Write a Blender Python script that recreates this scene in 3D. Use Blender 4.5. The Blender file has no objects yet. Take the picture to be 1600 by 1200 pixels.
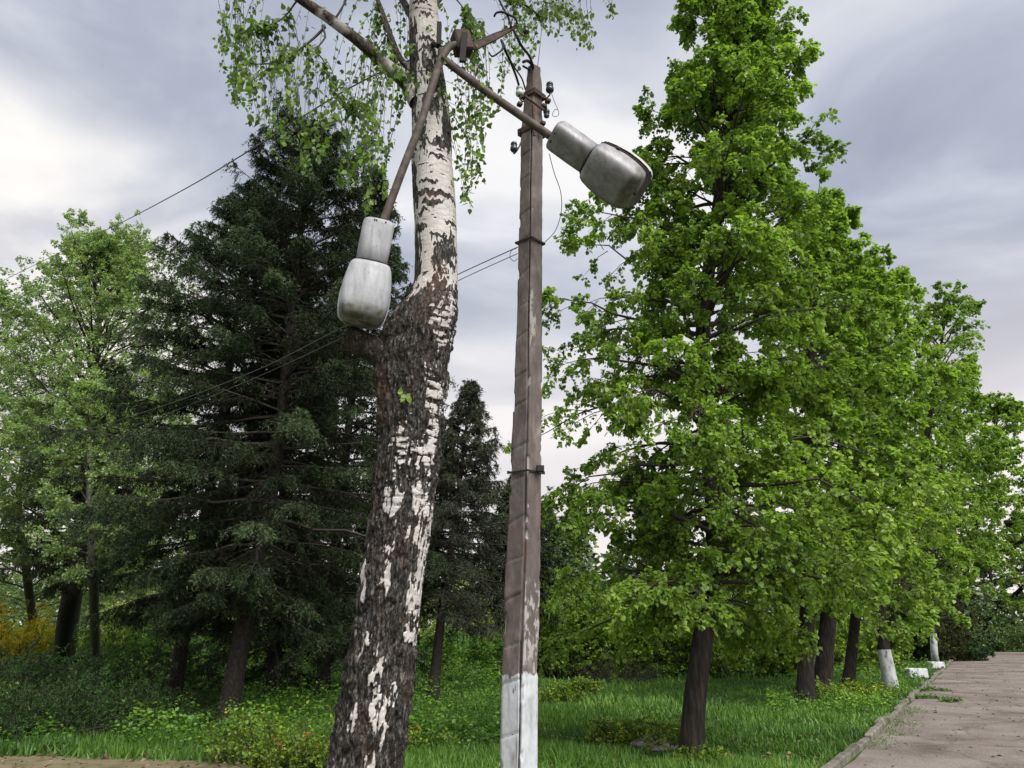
import bpy, math, random
import numpy as np
from mathutils import Vector, Matrix
PI = math.pi
R = math.radians
SC = bpy.context.scene
COL = SC.collection
# ------------------------------------------------------------------ camera
PITCH, FPX, CAMH = 17.8, 1202.0, 1.6
cam = bpy.data.objects.new('camera', bpy.data.cameras.new('camera'))
COL.objects.link(cam)
cam.location = (0, 0, CAMH)
cam.rotation_euler = (R(90 + PITCH), 0, 0)
cam.data.sensor_width = 36.0
cam.data.lens = FPX / 1600 * 36
cam.data.clip_start = 0.05
cam.data.clip_end = 3000
SC.camera = cam
# ------------------------------------------------------------------ light
SUN_EL, SUN_AZ = 48.0, 150.0      # azimuth clockwise from +Y (the view direction)
w = bpy.data.worlds.new('World'); SC.world = w; w.use_nodes = True
nt = w.node_tree; nt.nodes.clear()
def N(nt, t, **kw):
    n = nt.nodes.new(t)
    for k, v in kw.items():
        if k.startswith('i_'):
            key = k[2:]
            key = int(key) if key.isdigit() else key.replace('_', ' ')
            n.inputs[key].default_value = v
        else:
            setattr(n, k, v)
    return n
def ramp(nt, stops, interp='LINEAR'):
    n = nt.nodes.new('ShaderNodeValToRGB'); r = n.color_ramp; r.interpolation = interp
    while len(r.elements) > 1: r.elements.remove(r.elements[-1])
    r.elements[0].position = stops[0][0]; r.elements[0].color = tuple(stops[0][1]) + (1,)
    for p, c in stops[1:]:
        e = r.elements.new(p); e.color = tuple(c) + (1,)
    return n
L = nt.links.new
sky = N(nt, 'ShaderNodeTexSky', sky_type='NISHITA', sun_disc=False, sun_elevation=R(SUN_EL), sun_rotation=R(SUN_AZ))
tc = N(nt, 'ShaderNodeTexCoord')
sep = N(nt, 'ShaderNodeSeparateXYZ'); L(tc.outputs['Generated'], sep.inputs[0])
# clouds on a flat layer overhead: direction.xy / (z + c)
za = N(nt, 'ShaderNodeMath', operation='ABSOLUTE'); L(sep.outputs[2], za.inputs[0])
zb = N(nt, 'ShaderNodeMath', operation='ADD', i_1=0.22); L(za.outputs[0], zb.inputs[0])
dx = N(nt, 'ShaderNodeMath', operation='DIVIDE'); L(sep.outputs[0], dx.inputs[0]); L(zb.outputs[0], dx.inputs[1])
dy = N(nt, 'ShaderNodeMath', operation='DIVIDE'); L(sep.outputs[1], dy.inputs[0]); L(zb.outputs[0], dy.inputs[1])
cmb = N(nt, 'ShaderNodeCombineXYZ'); L(dx.outputs[0], cmb.inputs[0]); L(dy.outputs[0], cmb.inputs[1])
mp = N(nt, 'ShaderNodeMapping'); mp.inputs['Rotation'].default_value = (0, 0, R(35)); mp.inputs['Scale'].default_value = (1.0, 1.3, 1); mp.inputs['Location'].default_value = (3.1, 1.7, 0.4)
L(cmb.outputs[0], mp.inputs[0])
n1 = N(nt, 'ShaderNodeTexNoise', i_Scale=1.7, i_Detail=8.0, i_Roughness=0.50, i_Distortion=0.35); L(mp.outputs[0], n1.inputs['Vector'])
n2 = N(nt, 'ShaderNodeTexNoise', i_Scale=0.6, i_Detail=3.0, i_Roughness=0.5); L(mp.outputs[0], n2.inputs['Vector'])
mx = N(nt, 'ShaderNodeMath', operation='MULTIPLY_ADD', i_1=0.6); L(n1.outputs[0], mx.inputs[0])
m2 = N(nt, 'ShaderNodeMath', operation='MULTIPLY', i_1=0.4); L(n2.outputs[0], m2.inputs[0]); L(m2.outputs[0], mx.inputs[2])
cr = ramp(nt, [(0.38, (0.33, 0.36, 0.45)), (0.445, (0.43, 0.465, 0.555)), (0.49, (0.56, 0.59, 0.67)), (0.53, (0.68, 0.695, 0.75)), (0.58, (0.92, 0.91, 0.91)), (0.66, (1.0, 0.98, 0.96))])
L(mx.outputs[0], cr.inputs[0])
# warm light low in the evening sky, strongest towards the left
nrm = N(nt, 'ShaderNodeVectorMath', operation='DOT_PRODUCT'); L(tc.outputs['Generated'], nrm.inputs[0])
_g = Vector((-0.72, 0.95, 0.36)).normalized(); nrm.inputs[1].default_value = _g
gl = N(nt, 'ShaderNodeMapRange', interpolation_type='SMOOTHERSTEP'); gl.inputs[1].default_value = 0.93; gl.inputs[2].default_value = 1.0
L(nrm.outputs['Value'], gl.inputs[0])
gm = N(nt, 'ShaderNodeMath', operation='MULTIPLY'); L(gl.outputs[0], gm.inputs[0])
gmr = N(nt, 'ShaderNodeMapRange'); gmr.inputs[1].default_value = 0.40; gmr.inputs[2].default_value = 0.60; gmr.inputs[3].default_value = 0.35; gmr.inputs[4].default_value = 1.0
L(n1.outputs[0], gmr.inputs[0]); L(gmr.outputs[0], gm.inputs[1])
mg = N(nt, 'ShaderNodeMix', data_type='RGBA'); mg.inputs[7].default_value = (1.12, 1.06, 0.98, 1)
L(gm.outputs[0], mg.inputs[0]); L(cr.outputs[0], mg.inputs[6])
hz = N(nt, 'ShaderNodeMapRange', interpolation_type='SMOOTHSTEP'); hz.inputs[1].default_value = 0.10; hz.inputs[2].default_value = 0.50; hz.inputs[3].default_value = 0.85; hz.inputs[4].default_value = 0.0
L(za.outputs[0], hz.inputs[0])
mh = N(nt, 'ShaderNodeMix', data_type='RGBA'); mh.inputs[7].default_value = (0.92, 0.84, 0.80, 1)
L(hz.outputs[0], mh.inputs[0]); L(mg.outputs[2], mh.inputs[6])
cl = N(nt, 'ShaderNodeBackground', i_Strength=0.68); L(mh.outputs[2], cl.inputs[0])
skb = N(nt, 'ShaderNodeBackground', i_Strength=0.07); L(sky.outputs[0], skb.inputs[0])
ms = N(nt, 'ShaderNodeMixShader', i_0=0.88); L(skb.outputs[0], ms.inputs[1]); L(cl.outputs[0], ms.inputs[2])
wo = N(nt, 'ShaderNodeOutputWorld'); L(ms.outputs[0], wo.inputs[0])
sl = bpy.data.lights.new('sun', 'SUN'); sl.energy = 3.6; sl.angle = R(45); sl.color = (1.0, 0.96, 0.90)
so = bpy.data.objects.new('sun', sl); COL.objects.link(so)
sdir = Vector((math.sin(R(SUN_AZ)) * math.cos(R(SUN_EL)), math.cos(R(SUN_AZ)) * math.cos(R(SUN_EL)), math.sin(R(SUN_EL))))
so.rotation_euler = sdir.to_track_quat('Z', 'Y').to_euler()
SC.view_settings.view_transform = 'Standard'; SC.view_settings.look = 'None'
SC.view_settings.exposure = 0.74; SC.view_settings.gamma = 1.0
SC.cycles.max_bounces = 6; SC.cycles.diffuse_bounces = 3; SC.cycles.transmission_bounces = 4; SC.cycles.transparent_max_bounces = 4
try: SC.cycles.use_denoising = True
except Exception: pass

# ------------------------------------------------------------------ geometry of the view, used to measure where things stand
_c, _s = math.cos(R(PITCH)), math.sin(R(PITCH))
def P(px, py, D):
    a = (px - 800) / FPX; b = (600 - py) / FPX
    d = Vector((a, _c - b * _s, _s + b * _c))
    d *= D / d.y
    return Vector((d.x, d.y, d.z + CAMH))
def G(px, py, z=0.0):
    a = (px - 800) / FPX; b = (600 - py) / FPX
    d = Vector((a, _c - b * _s, _s + b * _c))
    d *= (z - CAMH) / d.z
    return Vector((d.x, d.y, z))
def pyz(z, D):   # image row of height z at distance D
    t = (np.asarray(z) - CAMH) / D
    ang = np.arctan(t) - R(PITCH)
    return 600 - FPX * np.tan(ang)
# ------------------------------------------------------------------ numpy helpers
def _hash(i, j, k, seed):
    h = (i.astype(np.int64) * 374761393 + j.astype(np.int64) * 668265263 + k.astype(np.int64) * 2147483647 + seed * 1274126177) & 0xffffffff
    h = ((h ^ (h >> 13)) * 1274126177) & 0xffffffff
    h = (h ^ (h >> 16)) & 0xffffffff
    return h.astype(np.float64) / 4294967295.0
def vnoise(p, seed=0):
    p = np.asarray(p, float); f = np.floor(p); u = p - f; u = u * u * (3 - 2 * u)
    i, j, k = f[..., 0], f[..., 1], f[..., 2]
    r = 0
    for a in (0, 1):
        for b in (0, 1):
            for c in (0, 1):
                wgt = (u[..., 0] if a else 1 - u[..., 0]) * (u[..., 1] if b else 1 - u[..., 1]) * (u[..., 2] if c else 1 - u[..., 2])
                r = r + wgt * _hash(i + a, j + b, k + c, seed)
    return r
def fbm(p, oct=4, seed=0):
    r = 0; a = 1; t = 0; p = np.asarray(p, float)
    for o in range(oct):
        r = r + a * vnoise(p * 2 ** o + 13.7 * o, seed + o); t += a; a *= 0.5
    return r / t
def nz(v):
    return v / np.maximum(np.linalg.norm(v, axis=-1, keepdims=True), 1e-9)
def sstep(a, b, x):
    t = np.clip((x - a) / (b - a), 0, 1); return t * t * (3 - 2 * t)
def build(name, V, Fs, mats, parent=None, fmat=None, pattr=None, fattr=None, smooth=True, loc=None):
    """one mesh object from arrays; Fs = list of (n,k) index arrays; fmat = per array material index"""
    V = np.asarray(V, float).reshape(-1, 3)
    if loc is not None: V = V - np.asarray(loc)
    me = bpy.data.meshes.new(name)
    me.vertices.add(len(V)); me.vertices.foreach_set('co', V.astype(np.float32).ravel())
    Fs = [np.asarray(f) for f in Fs if len(f)]
    lv = np.concatenate([f.ravel() for f in Fs]); cnt = np.concatenate([np.full(len(f), f.shape[1]) for f in Fs])
    me.loops.add(len(lv)); me.loops.foreach_set('vertex_index', lv.astype(np.int32))
    me.polygons.add(len(cnt)); st = np.concatenate([[0], np.cumsum(cnt)[:-1]])
    me.polygons.foreach_set('loop_start', st.astype(np.int32)); me.polygons.foreach_set('loop_total', cnt.astype(np.int32))
    if fmat is not None:
        me.polygons.foreach_set('material_index', np.concatenate([np.full(len(f), m) for f, m in zip(Fs, fmat)]).astype(np.int32))
    me.polygons.foreach_set('use_smooth', np.full(len(cnt), smooth))
    for m in (mats if isinstance(mats, (list, tuple)) else [mats]): me.materials.append(m)
    me.update(calc_edges=True)
    for d, dom in ((pattr, 'POINT'), (fattr, 'FACE')):
        if d:
            for k, a in d.items():
                at = me.attributes.new(k, 'FLOAT', dom); at.data.foreach_set('value', np.asarray(a, np.float32))
    o = bpy.data.objects.new(name, me); COL.objects.link(o)
    if parent is not None: o.parent = parent
    return o
def tag(o, label=None, cat=None, group=None, kind=None):
    if label: o['label'] = label
    if cat: o['category'] = cat
    if group: o['group'] = group
    if kind: o['kind'] = kind
    return o
def thing(name, label, cat, loc=(0, 0, 0), group=None):
    o = bpy.data.objects.new(name, None); COL.objects.link(o); o.location = loc; o.empty_display_size = 0.2
    return tag(o, label, cat, group)
def copy_tree(o, parent=None):
    c = o.copy(); COL.objects.link(c); c.parent = parent
    for ch in [x for x in o.children]: copy_tree(ch, c)
    return c
def catmull(pts, n):
    pts = np.array([tuple(p) for p in pts], float)
    q = np.vstack([2 * pts[0] - pts[1], pts, 2 * pts[-1] - pts[-2]])
    t = np.linspace(0, len(pts) - 1 - 1e-6, n); i = t.astype(int); u = (t - i)[:, None]
    a, b, c, d = q[i], q[i + 1], q[i + 2], q[i + 3]
    return 0.5 * ((2 * b) + (-a + c) * u + (2 * a - 5 * b + 4 * c - d) * u ** 2 + (-a + 3 * b - 3 * c + d) * u ** 3)
def frames(T):
    T = nz(T); ref = np.zeros_like(T); ref[..., 2] = 1
    alt = np.abs(T[..., 2]) > 0.9; ref[alt] = (0, 1, 0)
    X = nz(np.cross(T, ref)); Y = np.cross(T, X)
    return T, X, Y
def tube(pts, rad, k=8, cap=True, off=0):
    """single tube along points (parallel transport)"""
    pts = np.array([tuple(p) for p in pts], float); n = len(pts); rad = np.broadcast_to(np.asarray(rad, float), (n,))
    T = nz(np.gradient(pts, axis=0)); X = np.zeros_like(T)
    r0 = np.array([0, 0, 1.0]) if abs(T[0, 2]) < 0.9 else np.array([0, 1.0, 0])
    x = np.cross(T[0], r0); x /= np.linalg.norm(x); X[0] = x
    for i in range(1, n):
        x = X[i - 1] - T[i] * np.dot(X[i - 1], T[i]); X[i] = x / np.linalg.norm(x)
    Y = np.cross(T, X); a = np.arange(k) * 2 * PI / k
    V = pts[:, None] + rad[:, None, None] * (np.cos(a)[None, :, None] * X[:, None] + np.sin(a)[None, :, None] * Y[:, None])
    V = V.reshape(-1, 3); i = np.arange(n - 1)[:, None] * k; j = np.arange(k)[None]; j2 = (j + 1) % k
    F = np.stack([i + j, i + j2, i + k + j2, i + k + j], -1).reshape(-1, 4)
    out = [F + off]
    if cap:
        out.append(np.arange(k)[None, ::-1] + off); out.append((np.arange(k) + (n - 1) * k)[None] + off)
    return V, out
class MB:
    def __init__(s): s.V = []; s.F = {}; s.n = 0; s.A = []
    def add(s, V, Fs, m=0):
        for f in Fs:
            f = np.asarray(f)
            s.F.setdefault((f.shape[1], m), []).append(f + s.n)
        V = np.asarray(V, float).reshape(-1, 3); s.V.append(V); s.n += len(V); return s
    def tube(s, pts, rad, k=8, m=0, cap=True):
        V, F = tube(pts, rad, k, cap); return s.add(V, F, m)
    def box(s, c, sz, rot=None, m=0, bev=0.0):
        sx, sy, sz_ = [x / 2 for x in sz]
        if bev:
            b = bev; V = []
            for x in (-1, 1):
                for y in (-1, 1):
                    for z in (-1, 1):
                        V += [(x * (sx - b), y * (sy - b), z * sz_), (x * (sx - b), y * sy, z * (sz_ - b)), (x * sx, y * (sy - b), z * (sz_ - b))]
            V = np.array(V)
            import bmesh
            bm = bmesh.new()
            for v in V: bm.verts.new(v)
            bmesh.ops.convex_hull(bm, input=bm.verts)
            bm.verts.index_update()
            V = np.array([v.co[:] for v in bm.verts]); Fs = [np.array([[v.index for v in f.verts]]) for f in bm.faces]; bm.free()
        else:
            V = np.array([(x * sx, y * sy, z * sz_) for x in (-1, 1) for y in (-1, 1) for z in (-1, 1)])
            Fs = [np.array([[0, 1, 3, 2], [4, 6, 7, 5], [0, 4, 5, 1], [2, 3, 7, 6], [0, 2, 6, 4], [1, 5, 7, 3]])]
        if rot is not None: V = V @ np.array(rot.to_3x3()).T
        return s.add(V + np.array(tuple(c)), Fs, m)
    def build(s, name, mats, parent=None, smooth=False, loc=None, **kw):
        ks = list(s.F)
        return build(name, np.vstack(s.V), [np.vstack(s.F[k]) for k in ks], mats, parent, fmat=[k[1] for k in ks], smooth=smooth, loc=loc, **kw)
# curves: quadratic sprays.  S start, D unit dir, Ln length, Gv sag vector (N,3)
def cpos(S, D, Ln, Gv, t):
    return S + D * (Ln * t)[:, None] + Gv * (Ln * t * t)[:, None]
def ctan(D, Gv, t):
    return nz(D + Gv * (2 * t)[:, None])
def ctubes(S, D, Ln, Gv, r0, r1, m=4, k=4, wob=0.0, rng=None):
    n = len(S); t = np.linspace(0, 1, m)
    pts = S[:, None] + D[:, None] * (Ln[:, None] * t)[..., None] + Gv[:, None] * (Ln[:, None] * t * t)[..., None]
    if wob and rng is not None:
        W = rng.normal(size=(n, m, 3)) * (wob * Ln[:, None] * np.sin(PI * t)[None] ** 0.5)[..., None]; pts = pts + W
    T = D[:, None] + Gv[:, None] * (2 * t)[None, :, None]
    T, X, Y = frames(T); a = np.arange(k) * 2 * PI / k
    rad = (np.asarray(r0)[:, None] * (1 - t) + np.asarray(r1)[:, None] * t)
    V = pts[:, :, None] + rad[..., None, None] * (np.cos(a)[None, None, :, None] * X[:, :, None] + np.sin(a)[None, None, :, None] * Y[:, :, None])
    b = np.arange(n)[:, None, None] * (m * k); i = np.arange(m - 1)[None, :, None] * k; j = np.arange(k)[None, None]; j2 = (j + 1) % k
    F = np.stack([b + i + j, b + i + j2, b + i + k + j2, b + i + k + j], -1).reshape(-1, 4)
    return V.reshape(-1, 3), F
LEAF_HEART = (np.array([[0, 0, 0], [0.10, 0.40, .10], [0.5, 0.46, .12], [1.0, 0, -.08], [0.5, -0.46, .12], [0.10, -0.40, .10]]), np.array([[0, 3, 2, 1], [0, 5, 4, 3]]))
LEAF_BIRCH = (np.array([[-0.25, 0, 0], [0, 0, 0], [0.14, 0.34, .08], [0.42, 0.36, .06], [1.0, 0, -.1], [0.42, -0.36, .06], [0.14, -0.34, .08]]), np.array([[1, 4, 3, 2], [1, 6, 5, 4]]))
LEAF_OVAL = (np.array([[0, 0, 0], [0.45, 0.30, .08], [1.0, 0, -.05], [0.45, -0.30, .08]]), np.array([[0, 2, 1], [0, 3, 2]]))
NEEDLE = (np.array([[0, 0.5, 0], [0, -0.5, 0], [1.0, 0, 0]]), np.array([[0, 1, 2]]))
def leaves(Pp, A, Nn, size, tmpl, var, width=1.0):
    """place one leaf template per row; returns V, F, per-face var"""
    A = nz(A); S_ = nz(np.cross(Nn, A)); Nn = np.cross(A, S_)
    tv, tf = tmpl; size = np.broadcast_to(size, (len(Pp),))
    V = Pp[:, None] + size[:, None, None] * (tv[None, :, 0:1] * A[:, None] + tv[None, :, 1:2] * width * S_[:, None] + tv[None, :, 2:3] * Nn[:, None])
    F = (np.arange(len(Pp))[:, None, None] * len(tv) + tf[None]).reshape(-1, tf.shape[1])
    return V.reshape(-1, 3), F, np.repeat(var, len(tf))
# ------------------------------------------------------------------ materials
def mat(name):
    m = bpy.data.materials.new(name); m.use_nodes = True; nt = m.node_tree; nt.nodes.clear()
    return m, nt, nt.links.new
def coord(nt, scale=(1, 1, 1), kind='Object'):
    tc = N(nt, 'ShaderNodeTexCoord'); mp = N(nt, 'ShaderNodeMapping'); mp.inputs['Scale'].default_value = scale
    nt.links.new(tc.outputs[kind], mp.inputs[0]); return mp.outputs[0]
def leafmat(name, cols, trans=0.35, rough=0.45, tcol=(1.1, 1.25, 0.5)):
    m, nt, L = mat(name)
    at = N(nt, 'ShaderNodeAttribute', attribute_name='var')
    r = ramp(nt, [(i / (len(cols) - 1), c) for i, c in enumerate(cols)]); L(at.outputs['Fac'], r.inputs[0])
    b = N(nt, 'ShaderNodeBsdfPrincipled', i_Roughness=rough); L(r.outputs[0], b.inputs['Base Color'])
    b.inputs['Specular IOR Level'].default_value = 0.35 if rough < .55 else 0.06
    tr = N(nt, 'ShaderNodeBsdfTranslucent'); mc = N(nt, 'ShaderNodeMix', data_type='RGBA', blend_type='MULTIPLY'); mc.inputs[0].default_value = 1
    L(r.outputs[0], mc.inputs[6]); mc.inputs[7].default_value = tcol + (1,); L(mc.outputs[2], tr.inputs[0])
    ms = N(nt, 'ShaderNodeMixShader', i_0=trans); L(b.outputs[0], ms.inputs[1]); L(tr.outputs[0], ms.inputs[2])
    o = N(nt, 'ShaderNodeOutputMaterial'); L(ms.outputs[0], o.inputs[0]); return m
def noisemat(name, cols, scale=(1, 1, 1), nscale=5.0, detail=6.0, rough=0.85, bump=0.0, bdist=0.02, lo=0.3, hi=0.7, metal=0.0, distort=0.0, fine=None, nr=0.6):
    m, nt, L = mat(name)
    v = coord(nt, scale); n = N(nt, 'ShaderNodeTexNoise', i_Scale=nscale, i_Detail=detail, i_Roughness=nr, i_Distortion=distort); L(v, n.inputs['Vector'])
    r = ramp(nt, [(lo + (hi - lo) * i / (len(cols) - 1), c) for i, c in enumerate(cols)]); L(n.outputs[0], r.inputs[0])
    b = N(nt, 'ShaderNodeBsdfPrincipled', i_Roughness=rough, i_Metallic=metal); L(r.outputs[0], b.inputs['Base Color'])
    b.inputs['Specular IOR Level'].default_value = 0.3
    if bump:
        bp = N(nt, 'ShaderNodeBump', i_Strength=bump, i_Distance=bdist); L(n.outputs[0], bp.inputs['Height']); L(bp.outputs[0], b.inputs['Normal'])
    o = N(nt, 'ShaderNodeOutputMaterial'); L(b.outputs[0], o.inputs[0]); return m
def plain(name, col, rough=0.6, metal=0.0):
    m, nt, L = mat(name); b = N(nt, 'ShaderNodeBsdfPrincipled', i_Roughness=rough, i_Metallic=metal); b.inputs['Base Color'].default_value = col + (1,)
    n = N(nt, 'ShaderNodeTexNoise', i_Scale=30.0, i_Detail=4.0); mc = N(nt, 'ShaderNodeMix', data_type='RGBA'); mc.inputs[6].default_value = tuple(c * 0.7 for c in col) + (1,); mc.inputs[7].default_value = tuple(min(1, c * 1.25) for c in col) + (1,)
    L(coord(nt), n.inputs['Vector']); L(n.outputs[0], mc.inputs[0]); L(mc.outputs[2], b.inputs['Base Color'])
    o = N(nt, 'ShaderNodeOutputMaterial'); L(b.outputs[0], o.inputs[0]); return m
M = {}
M['linden'] = leafmat('linden leaf', [(0.090, 0.155, 0.028), (0.165, 0.265, 0.042), (0.240, 0.365, 0.060), (0.340, 0.470, 0.090)], 0.50)
M['birchleaf'] = leafmat('birch leaf', [(0.050, 0.095, 0.030), (0.095, 0.170, 0.038), (0.165, 0.265, 0.050), (0.260, 0.370, 0.070)], 0.45)
M['paleleaf'] = leafmat('pale poplar leaf', [(0.180, 0.245, 0.105), (0.240, 0.335, 0.140), (0.285, 0.385, 0.165), (0.380, 0.480, 0.210)], 0.42)  # slight haze over these trees is put into the paler leaf colour
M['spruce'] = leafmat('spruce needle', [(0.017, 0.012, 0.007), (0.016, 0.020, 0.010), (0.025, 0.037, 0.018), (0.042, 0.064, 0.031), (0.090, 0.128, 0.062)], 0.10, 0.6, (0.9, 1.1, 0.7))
M['spruce_dry'] = leafmat('sparse spruce needle', [(0.030, 0.034, 0.024), (0.050, 0.058, 0.040), (0.075, 0.085, 0.055)], 0.1, 0.7)
M['juniper'] = leafmat('juniper needle', [(0.022, 0.024, 0.012), (0.028, 0.052, 0.020), (0.040, 0.090, 0.026), (0.065, 0.130, 0.035)], 0.15, 0.6)
M['thuja'] = leafmat('thuja scale leaf', [(0.040, 0.036, 0.016), (0.058, 0.062, 0.022), (0.060, 0.085, 0.028), (0.085, 0.110, 0.038)], 0.15, 0.6)
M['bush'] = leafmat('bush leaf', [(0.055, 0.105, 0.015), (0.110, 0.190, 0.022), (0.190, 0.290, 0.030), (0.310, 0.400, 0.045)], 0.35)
M['deadleaf'] = leafmat('dead leaf', [(0.05, 0.035, 0.02), (0.14, 0.095, 0.05), (0.24, 0.18, 0.10)], 0.1)
M['brightbush'] = leafmat('fresh yellow green leaf', [(0.16, 0.22, 0.02), (0.26, 0.34, 0.03), (0.38, 0.46, 0.05)], 0.5)  # lighter and yellower than the other bush leaves
M['yellowbush'] = leafmat('yellow bush leaf', [(0.26, 0.30, 0.04), (0.50, 0.46, 0.04), (0.70, 0.55, 0.04), (0.80, 0.50, 0.03)], 0.35)
M['weed'] = leafmat('weed leaf', [(0.030, 0.080, 0.018), (0.060, 0.145, 0.022), (0.110, 0.230, 0.028), (0.200, 0.340, 0.035)], 0.3)
M['far'] = leafmat('far leaf', [(0.045, 0.075, 0.030), (0.075, 0.120, 0.040), (0.120, 0.185, 0.060), (0.170, 0.240, 0.085)], 0.25)
M['blade'] = leafmat('grass blade', [(0.045, 0.100, 0.020), (0.085, 0.180, 0.030), (0.135, 0.260, 0.042), (0.240, 0.340, 0.095)], 0.3)
M['yellow'] = leafmat('yellow petal', [(0.75, 0.55, 0.02), (0.80, 0.62, 0.03)], 0.2)
M['red'] = leafmat('red petal', [(0.55, 0.05, 0.02), (0.65, 0.10, 0.03)], 0.2)
M['bark'] = noisemat('dark linden bark', [(0.006, 0.005, 0.0045), (0.020, 0.016, 0.014), (0.052, 0.040, 0.034)], (7, 7, 1.1), 3.0, 8.0, 0.9, 0.9, 0.04)
M['sprucebark'] = noisemat('spruce bark', [(0.007, 0.006, 0.005), (0.018, 0.014, 0.012), (0.040, 0.031, 0.026)], (5, 5, 3), 5.0, 6.0, 0.9, 0.8, 0.03)
M['palebark'] = noisemat('pale grey bark', [(0.035, 0.035, 0.028), (0.08, 0.08, 0.065), (0.15, 0.15, 0.125)], (4, 4, 1.2), 4.0, 6.0, 0.9, 0.5, 0.03)
M['twig'] = plain('dark twig', (0.030, 0.022, 0.018), 0.8)
M['whitewash'] = noisemat('whitewash', [(0.09, 0.085, 0.085), (0.28, 0.285, 0.29), (0.41, 0.42, 0.45), (0.48, 0.495, 0.53)], (1, 1, 0.5), 7.0, 8.0, 0.9, 0.6, 0.02, 0.34, 0.56)
M['rust'] = noisemat('rusty brown steel', [(0.030, 0.017, 0.015), (0.058, 0.034, 0.029), (0.095, 0.062, 0.053)], (1, 1, 1), 18.0, 7.0, 0.75, 0.4, 0.005)
M['armsteel'] = noisemat('weathered painted pipe', [(0.042, 0.032, 0.028), (0.080, 0.062, 0.055), (0.13, 0.108, 0.097)], (1, 1, 1), 14.0, 7.0, 0.7, 0.3, 0.004)
M['black'] = plain('black iron', (0.006, 0.0055, 0.0055), 0.8)
M['wire'] = plain('wire', (0.07, 0.07, 0.075), 0.5)
M['porcelain'] = plain('grey white porcelain', (0.55, 0.60, 0.58), 0.25)
M['darkglass'] = plain('dark glass insulator', (0.035, 0.05, 0.06), 0.2)
M['rock'] = noisemat('rock', [(0.10, 0.095, 0.08), (0.22, 0.21, 0.18), (0.34, 0.32, 0.28)], (1, 1, 1), 6.0, 8.0, 0.95, 0.8, 0.05)

def lamp_metal(name, cols, rough, metal, grime):
    m, nt, L = mat(name)
    v = coord(nt, (9, 9, 2.2)); n = N(nt, 'ShaderNodeTexNoise', i_Scale=1.6, i_Detail=8.0, i_Roughness=0.62, i_Distortion=0.5); L(v, n.inputs['Vector'])
    r = ramp(nt, cols); L(n.outputs[0], r.inputs[0])
    n2 = N(nt, 'ShaderNodeTexNoise', i_Scale=55.0, i_Detail=3.0); L(coord(nt), n2.inputs['Vector'])
    r2 = ramp(nt, [(0.28, grime), (0.36, (1, 1, 1))]); L(n2.outputs[0], r2.inputs[0])
    mm = N(nt, 'ShaderNodeMix', data_type='RGBA', blend_type='MULTIPLY'); mm.inputs[0].default_value = 1; L(r.outputs[0], mm.inputs[6]); L(r2.outputs[0], mm.inputs[7])
    # grime gathered along the lower rim of the shell
    g = N(nt, 'ShaderNodeAttribute', attribute_name='grime')
    ng = N(nt, 'ShaderNodeTexNoise', i_Scale=12.0, i_Detail=6.0); L(coord(nt), ng.inputs['Vector'])
    ga = N(nt, 'ShaderNodeMath', operation='MULTIPLY'); L(g.outputs['Fac'], ga.inputs[0])
    gr = N(nt, 'ShaderNodeMapRange'); gr.inputs[1].default_value = 0.3; gr.inputs[2].default_value = 0.62; gr.inputs[3].default_value = 0.15; L(ng.outputs[0], gr.inputs[0]); L(gr.outputs[0], ga.inputs[1])
    mg = N(nt, 'ShaderNodeMix', data_type='RGBA'); mg.inputs[7].default_value = (0.085, 0.080, 0.055, 1); L(ga.outputs[0], mg.inputs[0]); L(mm.outputs[2], mg.inputs[6])
    b = N(nt, 'ShaderNodeBsdfPrincipled', i_Roughness=rough, i_Metallic=metal); L(mg.outputs[2], b.inputs['Base Color'])
    bp = N(nt, 'ShaderNodeBump', i_Strength=0.25, i_Distance=0.004); L(n.outputs[0], bp.inputs['Height']); L(bp.outputs[0], b.inputs['Normal'])
    o = N(nt, 'ShaderNodeOutputMaterial'); L(b.outputs[0], o.inputs[0]); return m
M['lamp_a'] = lamp_metal('oxidised light grey aluminium', [(0.30, (0.20, 0.20, 0.215)), (0.42, (0.27, 0.275, 0.295)), (0.55, (0.335, 0.34, 0.365)), (0.7, (0.42, 0.425, 0.455))], 0.75, 0.05, (0.6, 0.6, 0.6))
M['lamp_b'] = lamp_metal('dull bare aluminium', [(0.30, (0.15, 0.145, 0.15)), (0.45, (0.205, 0.20, 0.21)), (0.6, (0.27, 0.27, 0.285)), (0.72, (0.35, 0.35, 0.37))], 0.55, 0.35, (0.6, 0.6, 0.6))
M['lens'] = plain('milky lamp glass', (0.50, 0.48, 0.45), 0.3)

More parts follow.
